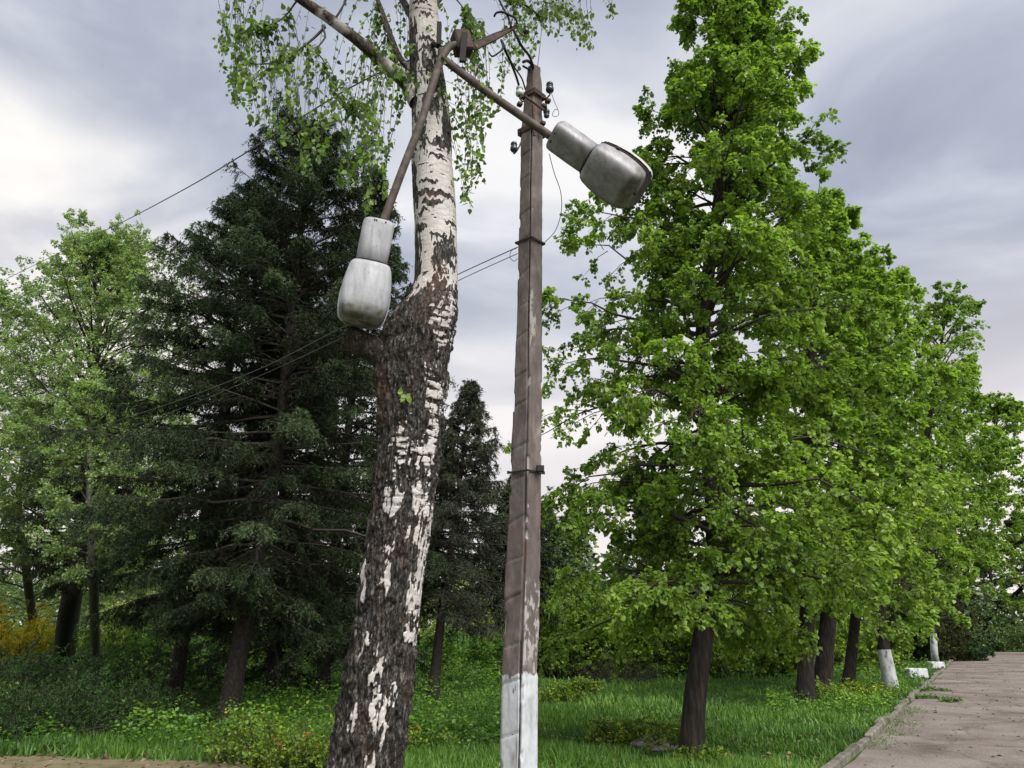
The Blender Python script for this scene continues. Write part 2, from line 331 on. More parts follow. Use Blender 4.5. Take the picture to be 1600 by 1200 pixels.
# birch bark: attributes dark (0 white paper .. 1 black fissured) and red (peeled inner bark)
def birchbark():
    m, nt, L = mat('birch bark')
    d = N(nt, 'ShaderNodeAttribute', attribute_name='dark'); rd = N(nt, 'ShaderNodeAttribute', attribute_name='red')
    v = coord(nt, (5, 5, 30)); n = N(nt, 'ShaderNodeTexNoise', i_Scale=2.2, i_Detail=8.0, i_Roughness=0.65); L(v, n.inputs['Vector'])
    v2 = coord(nt, (1, 1, 0.6)); n2 = N(nt, 'ShaderNodeTexNoise', i_Scale=3.5, i_Detail=5.0); L(v2, n2.inputs['Vector'])
    r1 = ramp(nt, [(0.3, (0.34, 0.32, 0.30)), (0.45, (0.49, 0.47, 0.46)), (0.7, (0.61, 0.59, 0.58))]); L(n.outputs[0], r1.inputs[0])
    r1b = ramp(nt, [(0.35, (0.86, 0.82, 0.79)), (0.65, (1.0, 1.0, 1.0))]); L(n2.outputs[0], r1b.inputs[0])
    w_ = N(nt, 'ShaderNodeMix', data_type='RGBA', blend_type='MULTIPLY'); w_.inputs[0].default_value = 1; L(r1.outputs[0], w_.inputs[6]); L(r1b.outputs[0], w_.inputs[7])
    v3 = coord(nt, (18, 18, 6)); n3 = N(nt, 'ShaderNodeTexNoise', i_Scale=2.6, i_Distortion=0.8, i_Detail=8.0, i_Roughness=0.7); L(v3, n3.inputs['Vector'])
    r3 = ramp(nt, [(0.38, (0.005, 0.0045, 0.0045)), (0.49, (0.018, 0.016, 0.0145)), (0.56, (0.060, 0.054, 0.048)), (0.63, (0.14, 0.13, 0.12)), (0.72, (0.30, 0.285, 0.27))]); L(n3.outputs[0], r3.inputs[0])
    r4 = ramp(nt, [(0.3, (0.03, 0.016, 0.011)), (0.6, (0.105, 0.062, 0.042)), (0.8, (0.22, 0.145, 0.105))]); L(n3.outputs[0], r4.inputs[0])
    dm = N(nt, 'ShaderNodeMix', data_type='RGBA'); L(rd.outputs['Fac'], dm.inputs[0]); L(r3.outputs[0], dm.inputs[6]); L(r4.outputs[0], dm.inputs[7])
    # sharpen the edge of the dark mask with the fine noise
    ad = N(nt, 'ShaderNodeMath', operation='MULTIPLY_ADD', i_1=0.55); L(n.outputs[0], ad.inputs[0]); L(d.outputs['Fac'], ad.inputs[2])
    mr = N(nt, 'ShaderNodeMapRange'); mr.inputs[1].default_value = 0.66; mr.inputs[2].default_value = 0.90; L(ad.outputs[0], mr.inputs[0])
    mc = N(nt, 'ShaderNodeMix', data_type='RGBA'); L(mr.outputs[0], mc.inputs[0]); L(w_.outputs[2], mc.inputs[6]); L(dm.outputs[2], mc.inputs[7])
    b = N(nt, 'ShaderNodeBsdfPrincipled', i_Roughness=0.8); L(mc.outputs[2], b.inputs['Base Color']); b.inputs['Specular IOR Level'].default_value = 0.25
    bp = N(nt, 'ShaderNodeBump', i_Strength=0.9, i_Distance=0.014); L(n3.outputs[0], bp.inputs['Height']); L(bp.outputs[0], b.inputs['Normal'])
    o = N(nt, 'ShaderNodeOutputMaterial'); L(b.outputs[0], o.inputs[0]); return m
M['birchbark'] = birchbark()
def polemat():
    m, nt, L = mat('brown painted concrete')
    g = N(nt, 'ShaderNodeNewGeometry'); sp = N(nt, 'ShaderNodeSeparateXYZ'); L(g.outputs['Position'], sp.inputs[0])
    n = N(nt, 'ShaderNodeTexNoise', i_Scale=9.0, i_Detail=8.0, i_Roughness=0.65); L(coord(nt, (1, 1, 0.45)), n.inputs['Vector'])
    r = ramp(nt, [(0.3, (0.062, 0.050, 0.046)), (0.5, (0.100, 0.080, 0.074)), (0.62, (0.145, 0.120, 0.112)), (0.78, (0.26, 0.235, 0.225))]); L(n.outputs[0], r.inputs[0])
    # bare concrete where the paint has chipped
    c = N(nt, 'ShaderNodeAttribute', attribute_name='chip')
    n3 = N(nt, 'ShaderNodeTexNoise', i_Scale=26.0, i_Detail=5.0, i_Roughness=0.6); L(coord(nt, (1, 1, 0.4)), n3.inputs['Vector'])
    ca = N(nt, 'ShaderNodeMath', operation='MULTIPLY_ADD', i_1=1.0); L(n3.outputs[0], ca.inputs[0]); L(c.outputs['Fac'], ca.inputs[2])
    cm = N(nt, 'ShaderNodeMapRange'); cm.inputs[1].default_value = 0.98; cm.inputs[2].default_value = 1.04; L(ca.outputs[0], cm.inputs[0])
    mc = N(nt, 'ShaderNodeMix', data_type='RGBA'); mc.inputs[7].default_value = (0.30, 0.285, 0.275, 1); L(cm.outputs[0], mc.inputs[0]); L(r.outputs[0], mc.inputs[6])
    # whitewashed foot with a ragged edge
    zz = N(nt, 'ShaderNodeMath', operation='MULTIPLY_ADD', i_1=0.16); L(n3.outputs[0], zz.inputs[0]); L(sp.outputs[2], zz.inputs[2])
    zr = N(nt, 'ShaderNodeMapRange'); zr.inputs[1].default_value = 1.386; zr.inputs[2].default_value = 1.374; L(zz.outputs[0], zr.inputs[0])
    pr = ramp(nt, [(0.30, (0.05, 0.05, 0.05)), (0.36, (1, 1, 1))]); L(n3.outputs[0], pr.inputs[0])
    wm = N(nt, 'ShaderNodeMath', operation='MULTIPLY'); L(zr.outputs[0], wm.inputs[0]); L(pr.outputs[0], wm.inputs[1])
    wr = ramp(nt, [(0.3, (0.24, 0.25, 0.26)), (0.45, (0.38, 0.40, 0.425)), (0.6, (0.47, 0.495, 0.53))]); L(n.outputs[0], wr.inputs[0])
    wc = N(nt, 'ShaderNodeMix', data_type='RGBA'); L(wm.outputs[0], wc.inputs[0]); L(mc.outputs[2], wc.inputs[6]); L(wr.outputs[0], wc.inputs[7])
    # rusty streaks
    n5 = N(nt, 'ShaderNodeTexNoise', i_Scale=5.0, i_Detail=6.0); L(coord(nt, (3, 3, 0.5)), n5.inputs['Vector'])
    rs = ramp(nt, [(0.60, (0, 0, 0)), (0.70, (0.5, 0.5, 0.5))]); L(n5.outputs[0], rs.inputs[0])
    rc = N(nt, 'ShaderNodeMix', data_type='RGBA'); rc.inputs[7].default_value = (0.12, 0.055, 0.035, 1); L(rs.outputs[0], rc.inputs[0]); L(wc.outputs[2], rc.inputs[6])
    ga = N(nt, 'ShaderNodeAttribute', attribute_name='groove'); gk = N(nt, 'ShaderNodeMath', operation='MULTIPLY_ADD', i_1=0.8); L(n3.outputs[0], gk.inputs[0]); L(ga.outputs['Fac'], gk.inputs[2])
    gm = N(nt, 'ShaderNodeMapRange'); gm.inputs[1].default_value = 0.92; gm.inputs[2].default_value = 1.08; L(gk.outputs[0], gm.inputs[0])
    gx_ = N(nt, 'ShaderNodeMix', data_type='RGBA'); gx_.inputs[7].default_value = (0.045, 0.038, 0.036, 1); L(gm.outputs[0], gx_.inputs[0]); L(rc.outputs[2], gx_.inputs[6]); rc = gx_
    b = N(nt, 'ShaderNodeBsdfPrincipled', i_Roughness=0.85); L(rc.outputs[2], b.inputs['Base Color'])
    bp = N(nt, 'ShaderNodeBump', i_Strength=0.5, i_Distance=0.006); L(n3.outputs[0], bp.inputs['Height']); L(bp.outputs[0], b.inputs['Normal'])
    o = N(nt, 'ShaderNodeOutputMaterial'); L(b.outputs[0], o.inputs[0]); return m
M['pole'] = polemat()
def groundmat():
    m, nt, L = mat('grassy soil')
    n = N(nt, 'ShaderNodeTexNoise', i_Scale=0.5, i_Detail=9.0, i_Roughness=0.65); L(coord(nt), n.inputs['Vector'])
    r = ramp(nt, [(0.3, (0.060, 0.055, 0.028)), (0.45, (0.040, 0.080, 0.020)), (0.55, (0.042, 0.105, 0.020)), (0.7, (0.075, 0.120, 0.032))]); L(n.outputs[0], r.inputs[0])
    n2 = N(nt, 'ShaderNodeTexNoise', i_Scale=18.0, i_Detail=6.0); L(coord(nt), n2.inputs['Vector'])
    r2 = ramp(nt, [(0.4, (0.6, 0.6, 0.6)), (0.65, (1.3, 1.25, 1.1))]); L(n2.outputs[0], r2.inputs[0])
    mm = N(nt, 'ShaderNodeMix', data_type='RGBA', blend_type='MULTIPLY'); mm.inputs[0].default_value = 1; L(r.outputs[0], mm.inputs[6]); L(r2.outputs[0], mm.inputs[7])
    b = N(nt, 'ShaderNodeBsdfPrincipled', i_Roughness=0.95); L(mm.outputs[2], b.inputs['Base Color']); b.inputs['Specular IOR Level'].default_value = 0.1
    bp = N(nt, 'ShaderNodeBump', i_Strength=0.8, i_Distance=0.05); L(n2.outputs[0], bp.inputs['Height']); L(bp.outputs[0], b.inputs['Normal'])
    o = N(nt, 'ShaderNodeOutputMaterial'); L(b.outputs[0], o.inputs[0]); return m
M['ground'] = groundmat()
def roadmat():
    m, nt, L = mat('worn asphalt')
    n = N(nt, 'ShaderNodeTexNoise', i_Scale=0.7, i_Detail=9.0, i_Roughness=0.62, i_Distortion=0.4); L(coord(nt), n.inputs['Vector'])
    r = ramp(nt, [(0.34, (0.110, 0.088, 0.075)), (0.48, (0.170, 0.142, 0.126)), (0.66, (0.235, 0.205, 0.188))]); L(n.outputs[0], r.inputs[0])
    n2 = N(nt, 'ShaderNodeTexNoise', i_Scale=38.0, i_Detail=7.0); L(coord(nt), n2.inputs['Vector'])
    r2 = ramp(nt, [(0.35, (0.70, 0.70, 0.70)), (0.65, (1.2, 1.2, 1.2))]); L(n2.outputs[0], r2.inputs[0])
    mm = N(nt, 'ShaderNodeMix', data_type='RGBA', blend_type='MULTIPLY'); mm.inputs[0].default_value = 1; L(r.outputs[0], mm.inputs[6]); L(r2.outputs[0], mm.inputs[7])
    nd = N(nt, 'ShaderNodeTexNoise', i_Scale=1.6, i_Detail=5.0); L(coord(nt), nd.inputs['Vector'])
    va = N(nt, 'ShaderNodeVectorMath', operation='MULTIPLY_ADD'); L(nd.outputs['Color'], va.inputs[0]); va.inputs[1].default_value = (0.7, 0.7, 0); L(coord(nt), va.inputs[2])
    vo = N(nt, 'ShaderNodeTexVoronoi', feature='DISTANCE_TO_EDGE', i_Scale=0.55); L(va.outputs[0], vo.inputs['Vector'])
    cr = ramp(nt, [(0.0, (0.42, 0.40, 0.38)), (0.012, (0.65, 0.62, 0.60)), (0.03, (1, 1, 1))]); L(vo.outputs['Distance'], cr.inputs[0])
    m3 = N(nt, 'ShaderNodeMix', data_type='RGBA', blend_type='MULTIPLY'); m3.inputs[0].default_value = 0.5; L(mm.outputs[2], m3.inputs[6]); L(cr.outputs[0], m3.inputs[7])
    b = N(nt, 'ShaderNodeBsdfPrincipled', i_Roughness=0.9); L(m3.outputs[2], b.inputs['Base Color']); b.inputs['Specular IOR Level'].default_value = 0.2
    bp = N(nt, 'ShaderNodeBump', i_Strength=0.5, i_Distance=0.01); L(n2.outputs[0], bp.inputs['Height']); L(bp.outputs[0], b.inputs['Normal'])
    o = N(nt, 'ShaderNodeOutputMaterial'); L(b.outputs[0], o.inputs[0]); return m
M['road'] = roadmat()
M['kerb'] = noisemat('old concrete kerb', [(0.055, 0.060, 0.035), (0.13, 0.125, 0.10), (0.22, 0.20, 0.18)], (1, 1, 1), 5.0, 8.0, 0.95, 0.6, 0.02)
M['dirt'] = noisemat('dry trodden earth', [(0.085, 0.075, 0.038), (0.15, 0.125, 0.07), (0.20, 0.165, 0.10)], (1, 1, 1), 3.0, 9.0, 0.95, 0.6, 0.03)

# ------------------------------------------------------------------ ground, road, kerb
RD = Vector((0.505, 0.863, 0)).normalized(); RN = Vector((RD.y, -RD.x, 0))     # along the road, and to its right
RE = Vector((4.12, 10.5, 0))                                                   # a point of its left edge
def rp(s, o, z=0): q = RE + RD * s + RN * o; return (q.x, q.y, z)
g = MB(); S_ = 900
g.add([(-S_, -S_, 0), (S_, -S_, 0), (S_, S_, 0), (-S_, S_, 0)], [np.array([[0, 1, 2, 3]])])
tag(g.build('ground', M['ground']), kind='structure')
rngk = np.random.default_rng(5)
SEND = 57.5
g = MB()
ns = 120; ss = np.linspace(-45, SEND, ns); V = []
for s in ss:
    e = 0.10 * math.sin(s * 1.3) + 0.05 * math.sin(s * 3.7)
    V += [rp(s, e * 0.3, 0.006), rp(s, 7.2, 0.006)]
i = np.arange(ns - 1) * 2
g.add(V, [np.stack([i, i + 1, i + 3, i + 2], 1)])
tag(g.build('road', M['road']), kind='structure')
g = MB(); g.add([(rp(SEND, 0)[0] - 3, rp(SEND, 0)[1], 0.006), (150, rp(SEND, 0)[1], 0.006), (150, rp(SEND, 0)[1] + 4.2, 0.006), (rp(SEND, 0)[0] - 3, rp(SEND, 0)[1] + 4.2, 0.006)], [np.array([[0, 1, 2, 3]])])
# far crossing road
tag(g.build('crossing_road', M['road']), kind='structure')
kb = MB()
s = -12.0
while s < SEND - 1:
    ln = 0.96; dz = rngk.uniform(-0.075, 0.0); o = rngk.uniform(-0.045, 0.045) - 0.08
    rot = Matrix.Rotation(math.atan2(RD.y, RD.x) + rngk.uniform(-0.035, 0.035), 4, 'Z') @ Matrix.Rotation(rngk.uniform(-0.18, 0.12), 4, 'X') @ Matrix.Rotation(rngk.uniform(-0.02, 0.02), 4, 'Y')
    kb.box(rp(s, o, 0.022 + dz), (ln, 0.11, 0.20), rot, bev=0.018); s += 1.0
tag(kb.build('kerb', M['kerb']), kind='structure')
# trodden earth bottom left
pa = [G(-200, 1186), G(60, 1181), G(200, 1186), G(330, 1190), G(420, 1199), G(520, 1230), G(900, 1500), G(-400, 1500)]
g = MB(); g.add([(p.x, p.y, 0.005) for p in pa], [np.array([list(range(len(pa)))[::-1]])])
tag(g.build('dirt_path', M['dirt']), kind='structure')

# ------------------------------------------------------------------ generic trees
def bump_tube(pts, rad, k, amp, freq, seed):
    """trunk with ridged surface"""
    pts = np.asarray(pts); n = len(pts); T = nz(np.gradient(pts, axis=0)); a = np.arange(k) * 2 * PI / k
    X = nz(np.cross(T, np.tile([0, 1.0, 0], (n, 1)))); Y = np.cross(T, X)
    c, s_ = np.cos(a), np.sin(a)
    rr = np.broadcast_to(rad, (n,))[:, None]
    q = np.stack(np.broadcast_arrays(c[None] * freq, s_[None] * freq, pts[:, 2:3] * freq * 0.35), -1)
    rr = rr * (1 + amp * (fbm(q, 3, seed) - 0.5) * 2)
    V = pts[:, None] + rr[..., None] * (c[None, :, None] * X[:, None] + s_[None, :, None] * Y[:, None])
    i = np.arange(n - 1)[:, None] * k; j = np.arange(k)[None]; j2 = (j + 1) % k
    return V.reshape(-1, 3), np.stack([i + j, i + k + j, i + k + j2, i + j2], -1).reshape(-1, 4)
def perp_pick(T, rng, flat=0.5):
    """random perpendicular direction, flattened towards horizontal"""
    n = len(T); r = rng.normal(size=(n, 3)); r[:, 2] *= (1 - flat); r -= T * np.sum(r * T, 1, keepdims=True); return nz(r)
def leafy_tree(name, label, cat, trunk_px, r0, prof, t0, n1, n2, n3, nl, lsize, leafm, barkm, seed, group=None, tmpl=LEAF_HEART, el=(55, 5), droop=0.35, r1top=0.03,
               inner=.0, clear=.9, flare=.45, asym=None, base=None, white=None, k1=6, lw=1.0, hang=0.5, whitename=None, l2=0.38, l3=0.34, varb=0.45, n1r=0.35):
    rng = np.random.default_rng(seed)
    tp = catmull(trunk_px, 60); H = tp[-1, 2] - tp[0, 2]; base = np.array(base if base is not None else (tp[0, 0], tp[0, 1], 0.0))
    hh = (tp[:, 2] - tp[0, 2]) / H
    rad = r0 * (1 - hh) ** 0.8 * (1 - 0.0) + r1top * hh; rad = rad * (1 + flare * np.exp(-(tp[:, 2] - tp[0, 2]) / 0.25))
    root = thing(name, label, cat, base, group)
    mb = MB(); V, F = bump_tube(tp, rad, 20, 0.10, 2.2, seed); mb.add(V, [F], 0)
    # level 1
    t = t0 + (1 - t0) * (np.arange(n1) + rng.uniform(-.4, .4, n1)).clip(0) / n1; t = np.clip(t, t0, 0.995)
    S1 = np.stack([np.interp(t, hh, tp[:, c]) for c in range(3)], 1)
    az = np.arange(n1) * 2.39996 + rng.uniform(-.5, .5, n1)
    tt = (t - t0) / (1 - t0)
    e = np.radians(el[1] + (el[0] - el[1]) * tt + rng.uniform(-10, 14, n1))
    D1 = np.stack([np.cos(az) * np.cos(e), np.sin(az) * np.cos(e), np.sin(e)], 1)
    L1 = np.interp(tt, [p[0] for p in prof], [p[1] for p in prof]) * rng.uniform(0.68, 1.06, n1)
    L1 = L1 * np.where(rng.uniform(0, 1, n1) < inner, rng.uniform(.35, .6, n1), 1)
    if asym is not None: L1 = L1 * asym(az, tt)
    G1 = np.zeros((n1, 3)); G1[:, 2] = -droop * rng.uniform(0.5, 1.3, n1) * (1 - 0.6 * tt)
    G1[:, 2] = np.maximum(G1[:, 2], (tp[0, 2] + clear - S1[:, 2]) / L1 - D1[:, 2])
    rr1 = np.minimum(0.010 + 0.011 * L1 * rng.uniform(.6, 1.3, n1), np.interp(t, hh, rad) * 0.6)
    lV, lF = ctubes(S1, D1, L1, G1, rr1, rr1 * 0.06, 8, k1, 0.014, rng)
    trunk = mb.build('trunk', [barkm], root, smooth=True, loc=base)
    # level 2
    def child(S, D, Ln, Gv, n, tr, ang, ls, flat, sag, mn):
        N_ = len(S); rep = np.repeat(np.arange(N_), n); tc_ = tr[0] + (tr[1] - tr[0]) * rng.uniform(0, 1, N_ * n) ** .72
        Sc = cpos(S[rep], D[rep], Ln[rep], Gv[rep], tc_); T = ctan(D[rep], Gv[rep], tc_)
        pp = perp_pick(T, rng, flat); a = np.radians(rng.uniform(ang[0], ang[1], N_ * n))[:, None]
        Dc = nz(T * np.cos(a) + pp * np.sin(a)); Lc = np.maximum(ls * Ln[rep] * (1.15 - 0.75 * tc_) * rng.uniform(.6, 1.3, N_ * n), mn)
        Gc = np.zeros((N_ * n, 3)); Gc[:, 2] = -sag * rng.uniform(.4, 1.4, N_ * n); return Sc, Dc, Lc, Gc, rep
    cb = MB(); cb.add(lV, [lF], 1)
    S2, D2, L2, G2, rep2 = child(S1, D1, L1, G1, n2, (0.15, 1.0), (30, 70), l2, 0.55, hang * 0.6, 0.22)
    V, F = ctubes(S2, D2, L2, G2, 0.004 + 0.006 * L2, 0.002 + 0 * L2, 4, 3, 0.02, rng); cb.add(V, [F], 1)
    S3, D3, L3, G3, rep3 = child(S2, D2, L2, G2, n3, (0.15, 1.0), (25, 75), l3, 0.3, hang, 0.14)
    V, F = ctubes(S3, D3, L3, G3, 0.003 + 0 * L3, 0.0015 + 0 * L3, 3, 3); cb.add(V, [F], 1)
    nb = cb.n; nF = sum(len(f) for kk in cb.F for f in cb.F[kk])
    rep = np.repeat(np.arange(len(S3)), nl); tl = rng.uniform(0.1, 1.0, len(rep))
    Pl = cpos(S3[rep], D3[rep], L3[rep], G3[rep], tl); T = ctan(D3[rep], G3[rep], tl)
    A = nz(T * 0.5 + perp_pick(T, rng, 0.3) * 0.9 + np.array([0, 0, -hang]))
    Pl = Pl + A * lsize * 0.25
    Nn = rng.normal(size=A.shape) * 0.45 + np.array([0, 0, 1.0])
    v1 = rng.uniform(0, 1, n1); v2 = rng.uniform(0, 1, len(S2))
    var = np.clip(0.5 + varb * (v1[rep2[rep3[rep]]] - .5) + varb * (v2[rep3[rep]] - .5) + 0.5 * (rng.uniform(0, 1, len(rep)) - .5), 0, 1)
    V, F, fv = leaves(Pl, A, Nn, lsize * rng.uniform(.5, 1.25, len(rep)), tmpl, var, lw)
    cb.add(V, [F], 0)
    ks = list(cb.F); fa = np.concatenate([np.full(sum(len(f) for f in cb.F[kk]), 0.5) if kk[1] == 1 else fv for kk in ks])
    build('crown', np.vstack(cb.V), [np.vstack(cb.F[kk]) for kk in ks], [leafm, M['twig']], root, fmat=[kk[1] for kk in ks], fattr={'var': fa}, loc=base)
    if white:
        hw = white; idx = tp[:, 2] < hw + 0.001
        tw = tp[idx]; rw = rad[idx] * 1.03 + 0.004
        V, F = bump_tube(catmull(tw, 14) if len(tw) > 2 else tw, np.interp(np.linspace(0, 1, 14), np.linspace(0, 1, len(rw)), rw), 20, 0.06, 2.2, seed)
        build('whitewash', V, [F], M['whitewash'], root, loc=base)
    return root

def spruce(name, label, trunk_px, r0, prof, t0, nw, per, n2, nh, nn, nlen, nwid, leafm, seed, group=None, bend=0.22, sparse=1.0, hangl=0.22):
    rng = np.random.default_rng(seed)
    tp = catmull(trunk_px, 50); H = tp[-1, 2] - tp[0, 2]; base = np.array((tp[0, 0], tp[0, 1], 0.0)); hh = (tp[:, 2] - tp[0, 2]) / H
    rad = r0 * (1 - hh) ** 0.9 + 0.012; rad = rad * (1 + 0.4 * np.exp(-(tp[:, 2] - tp[0, 2]) / 0.25))
    root = thing(name, label, 'spruce tree', base, group)
    mb = MB(); V, F = bump_tube(tp, rad, 18, 0.07, 2.0, seed); mb.add(V, [F], 0)
    n1 = nw * per
    t = np.repeat(t0 + (1 - t0) * (np.arange(nw) / nw) ** 0.95, per) + rng.uniform(-.006, .006, n1); t = np.clip(t, 0, 0.99); tt = (t - t0) / (1 - t0)
    S1 = np.stack([np.interp(t, hh, tp[:, c]) for c in range(3)], 1)
    az = np.tile(np.arange(per) * 2 * PI / per, nw) + np.repeat(rng.uniform(0, 2 * PI, nw), per) + rng.uniform(-.35, .35, n1)
    e = np.radians(-20 + 68 * tt ** 1.1 + rng.uniform(-7, 7, n1))
    D1 = np.stack([np.cos(az) * np.cos(e), np.sin(az) * np.cos(e), np.sin(e)], 1)
    L1 = np.maximum(np.interp(tt, [p[0] for p in prof], [p[1] for p in prof]) * rng.uniform(0.48, 1.12, n1) * np.where(rng.uniform(0, 1, n1) < .14, 1.28, 1), 0.12)
    G1 = np.zeros((n1, 3)); G1[:, 2] = bend * rng.uniform(0.2, 1.2, n1) * (1 - tt) - 0.10
    V, F = ctubes(S1, D1, L1, G1, 0.008 + 0.010 * L1, 0.003 + 0 * L1, 7, 5, 0.010, rng)
    mb.build('trunk', [M['sprucebark']], root, smooth=True, loc=base)
    cb = MB(); cb.add(V, [F], 1)
    # flat side sprays
    rep = np.repeat(np.arange(n1), n2); tc_ = rng.uniform(0.12, 1.0, len(rep)) ** 0.8
    keep = rng.uniform(0, 1, len(rep)) < sparse * np.clip(L1[rep] / 1.2, 0.35, 1); rep, tc_ = rep[keep], tc_[keep]
    Sc = cpos(S1[rep], D1[rep], L1[rep], G1[rep], tc_); T = ctan(D1[rep], G1[rep], tc_)
    side = nz(np.cross(T, np.tile([0, 0, 1.0], (len(T), 1)))) * np.where(rng.uniform(size=len(T)) < .5, -1, 1)[:, None]
    a = np.radians(rng.uniform(25, 65, len(rep)))[:, None]
    D2 = nz(T * np.cos(a) + side * np.sin(a) + np.stack([0 * tc_, 0 * tc_, rng.uniform(-.25, .12, len(rep))], 1))
    L2 = np.clip(0.30 * L1[rep] * (1.25 - tc_) * rng.uniform(.6, 1.3, len(rep)), 0.10, 0.75)
    G2 = np.zeros_like(D2); G2[:, 2] = rng.uniform(-.45, 0.05, len(rep))
    V, F = ctubes(Sc, D2, L2, G2, 0.004 + 0 * L2, 0.002 + 0 * L2, 3, 3); cb.add(V, [F], 1)
    # hanging twigs from the sprays
    rep3 = np.repeat(np.arange(len(Sc)), nh); t3 = rng.uniform(0.1, 1, len(rep3))
    S3 = cpos(Sc[rep3], D2[rep3], L2[rep3], G2[rep3], t3); T3 = ctan(D2[rep3], G2[rep3], t3)
    D3 = nz(T3 * 0.7 + perp_pick(T3, rng, 0.2) * 0.7 + np.array([0, 0, -0.95])); L3 = hangl * rng.uniform(.4, 1.2, len(rep3)); G3 = np.zeros_like(D3); G3[:, 2] = -0.35
    # needles
    vb = rng.uniform(0, 1, n1)
    def need(S, D, Ln, Gv, n, vv, outer):
        r = np.repeat(np.arange(len(S)), n); tl = rng.uniform(0, 1, len(r)); Pl = cpos(S[r], D[r], Ln[r], Gv[r], tl); T = ctan(D[r], Gv[r], tl)
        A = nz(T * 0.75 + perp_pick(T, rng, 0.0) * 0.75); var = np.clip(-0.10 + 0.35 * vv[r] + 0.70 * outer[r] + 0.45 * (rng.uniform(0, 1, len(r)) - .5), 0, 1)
        return leaves(Pl, A, rng.normal(size=A.shape), nlen * rng.uniform(.6, 1.25, len(r)), NEEDLE, var, nwid / nlen)
    outs = []
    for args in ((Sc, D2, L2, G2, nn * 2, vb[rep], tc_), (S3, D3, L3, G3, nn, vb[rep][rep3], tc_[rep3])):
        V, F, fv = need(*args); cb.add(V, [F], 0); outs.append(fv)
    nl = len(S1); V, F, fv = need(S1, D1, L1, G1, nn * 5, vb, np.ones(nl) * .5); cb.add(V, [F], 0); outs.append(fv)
    ks = list(cb.F); fv = np.concatenate(outs); fa = np.concatenate([np.full(sum(len(f) for f in cb.F[kk]), 0.3) if kk[1] == 1 else fv for kk in ks])
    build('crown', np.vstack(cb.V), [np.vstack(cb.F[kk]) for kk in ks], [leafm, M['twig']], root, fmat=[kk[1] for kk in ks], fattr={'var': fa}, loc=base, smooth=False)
    return root

def shrub(name, label, cat, c, rx, ry, h, nst, n2, nl, ls, leafm, seed, tmpl=LEAF_OVAL, lw=1.0, up=1.0, group=None, flowers=None, stemm=None, lower=0.05):
    rng = np.random.default_rng(seed); c = np.array((c[0], c[1], 0.0))
    root = thing(name, label, cat, c, group)
    a = rng.uniform(0, 2 * PI, nst); rr = np.sqrt(rng.uniform(0, 1, nst)); S = c + np.stack([np.cos(a) * rr * rx * .55, np.sin(a) * rr * ry * .55, 0 * a], 1)
    out = np.stack([np.cos(a) * rr * rx * .75, np.sin(a) * rr * ry * .75, h * up * (1 - 0.45 * rr ** 2) * rng.uniform(.6, 1.1, nst)], 1)
    Ln = np.linalg.norm(out, axis=1); D = nz(out); Gv = rng.normal(size=D.shape) * 0.06; Gv[:, 2] -= 0.05
    mb = MB(); V, F = ctubes(S, D, Ln, Gv, 0.006 + 0.008 * Ln, 0.002 + 0 * Ln, 5, 4, 0.02, rng); mb.add(V, [F]); mb.build('stem', stemm or M['twig'], root, smooth=True, loc=c)
    rep = np.repeat(np.arange(nst), n2); t = rng.uniform(lower, 1, len(rep)); S2 = cpos(S[rep], D[rep], Ln[rep], Gv[rep], t); T = ctan(D[rep], Gv[rep], t)
    D2 = nz(T * .6 + perp_pick(T, rng, .3)); L2 = (0.16 + 0.28 * Ln[rep] * (1.1 - t)) * rng.uniform(.5, 1.2, len(rep)); G2 = np.zeros_like(D2); G2[:, 2] = rng.uniform(-.3, .2, len(rep))
    cb = MB(); V, F = ctubes(S2, D2, L2, G2, 0.003 + 0 * L2, 0.0015 + 0 * L2, 3, 3); cb.add(V, [F], 1)
    r = np.repeat(np.arange(len(S2)), nl); tl = rng.uniform(0.05, 1, len(r)); Pl = cpos(S2[r], D2[r], L2[r], G2[r], tl); T = ctan(D2[r], G2[r], tl)
    Pl[:, 2] = np.maximum(Pl[:, 2], 0.01)
    A = nz(T * .6 + perp_pick(T, rng, 0.1)); Nn = rng.normal(size=A.shape) * .6 + np.array([0, 0, 1.0])
    vb = rng.uniform(0, 1, nst); var = np.clip(0.5 + .5 * (vb[rep[r]] - .5) + .7 * (rng.uniform(0, 1, len(r)) - .5), 0, 1)
    V, F, fv = leaves(Pl, A, Nn, ls * rng.uniform(.6, 1.25, len(r)), tmpl, var, lw); cb.add(V, [F], 0)
    ks = list(cb.F); fa = np.concatenate([np.full(sum(len(f) for f in cb.F[kk]), 0.5) if kk[1] == 1 else fv for kk in ks])
    build('foliage', np.vstack(cb.V), [np.vstack(cb.F[kk]) for kk in ks], [leafm, M['twig']], root, fmat=[kk[1] for kk in ks], fattr={'var': fa}, loc=c, smooth=False)
    if flowers:
        fm, nf, fs = flowers; i = rng.integers(0, len(S2), nf); Pf = cpos(S2[i], D2[i], L2[i], G2[i], np.ones(nf)); Pf[:, 2] += 0.02
        V_, F_ = [], []
        fl = MB()
        for k in range(5):
            an = rng.uniform(0, 6.28, nf) * 0 + k * 2 * PI / 5; A = np.stack([np.cos(an), np.sin(an), 0.25 + 0 * an], 1)
            V, F, fv = leaves(Pf, A, np.tile([0, 0, 1.0], (nf, 1)) + rng.normal(size=(nf, 3)) * .2, fs, LEAF_OVAL, rng.uniform(0, 1, nf), 1.4); fl.add(V, [F])
        fl.build('blossom', fm, root, loc=c)
    return root

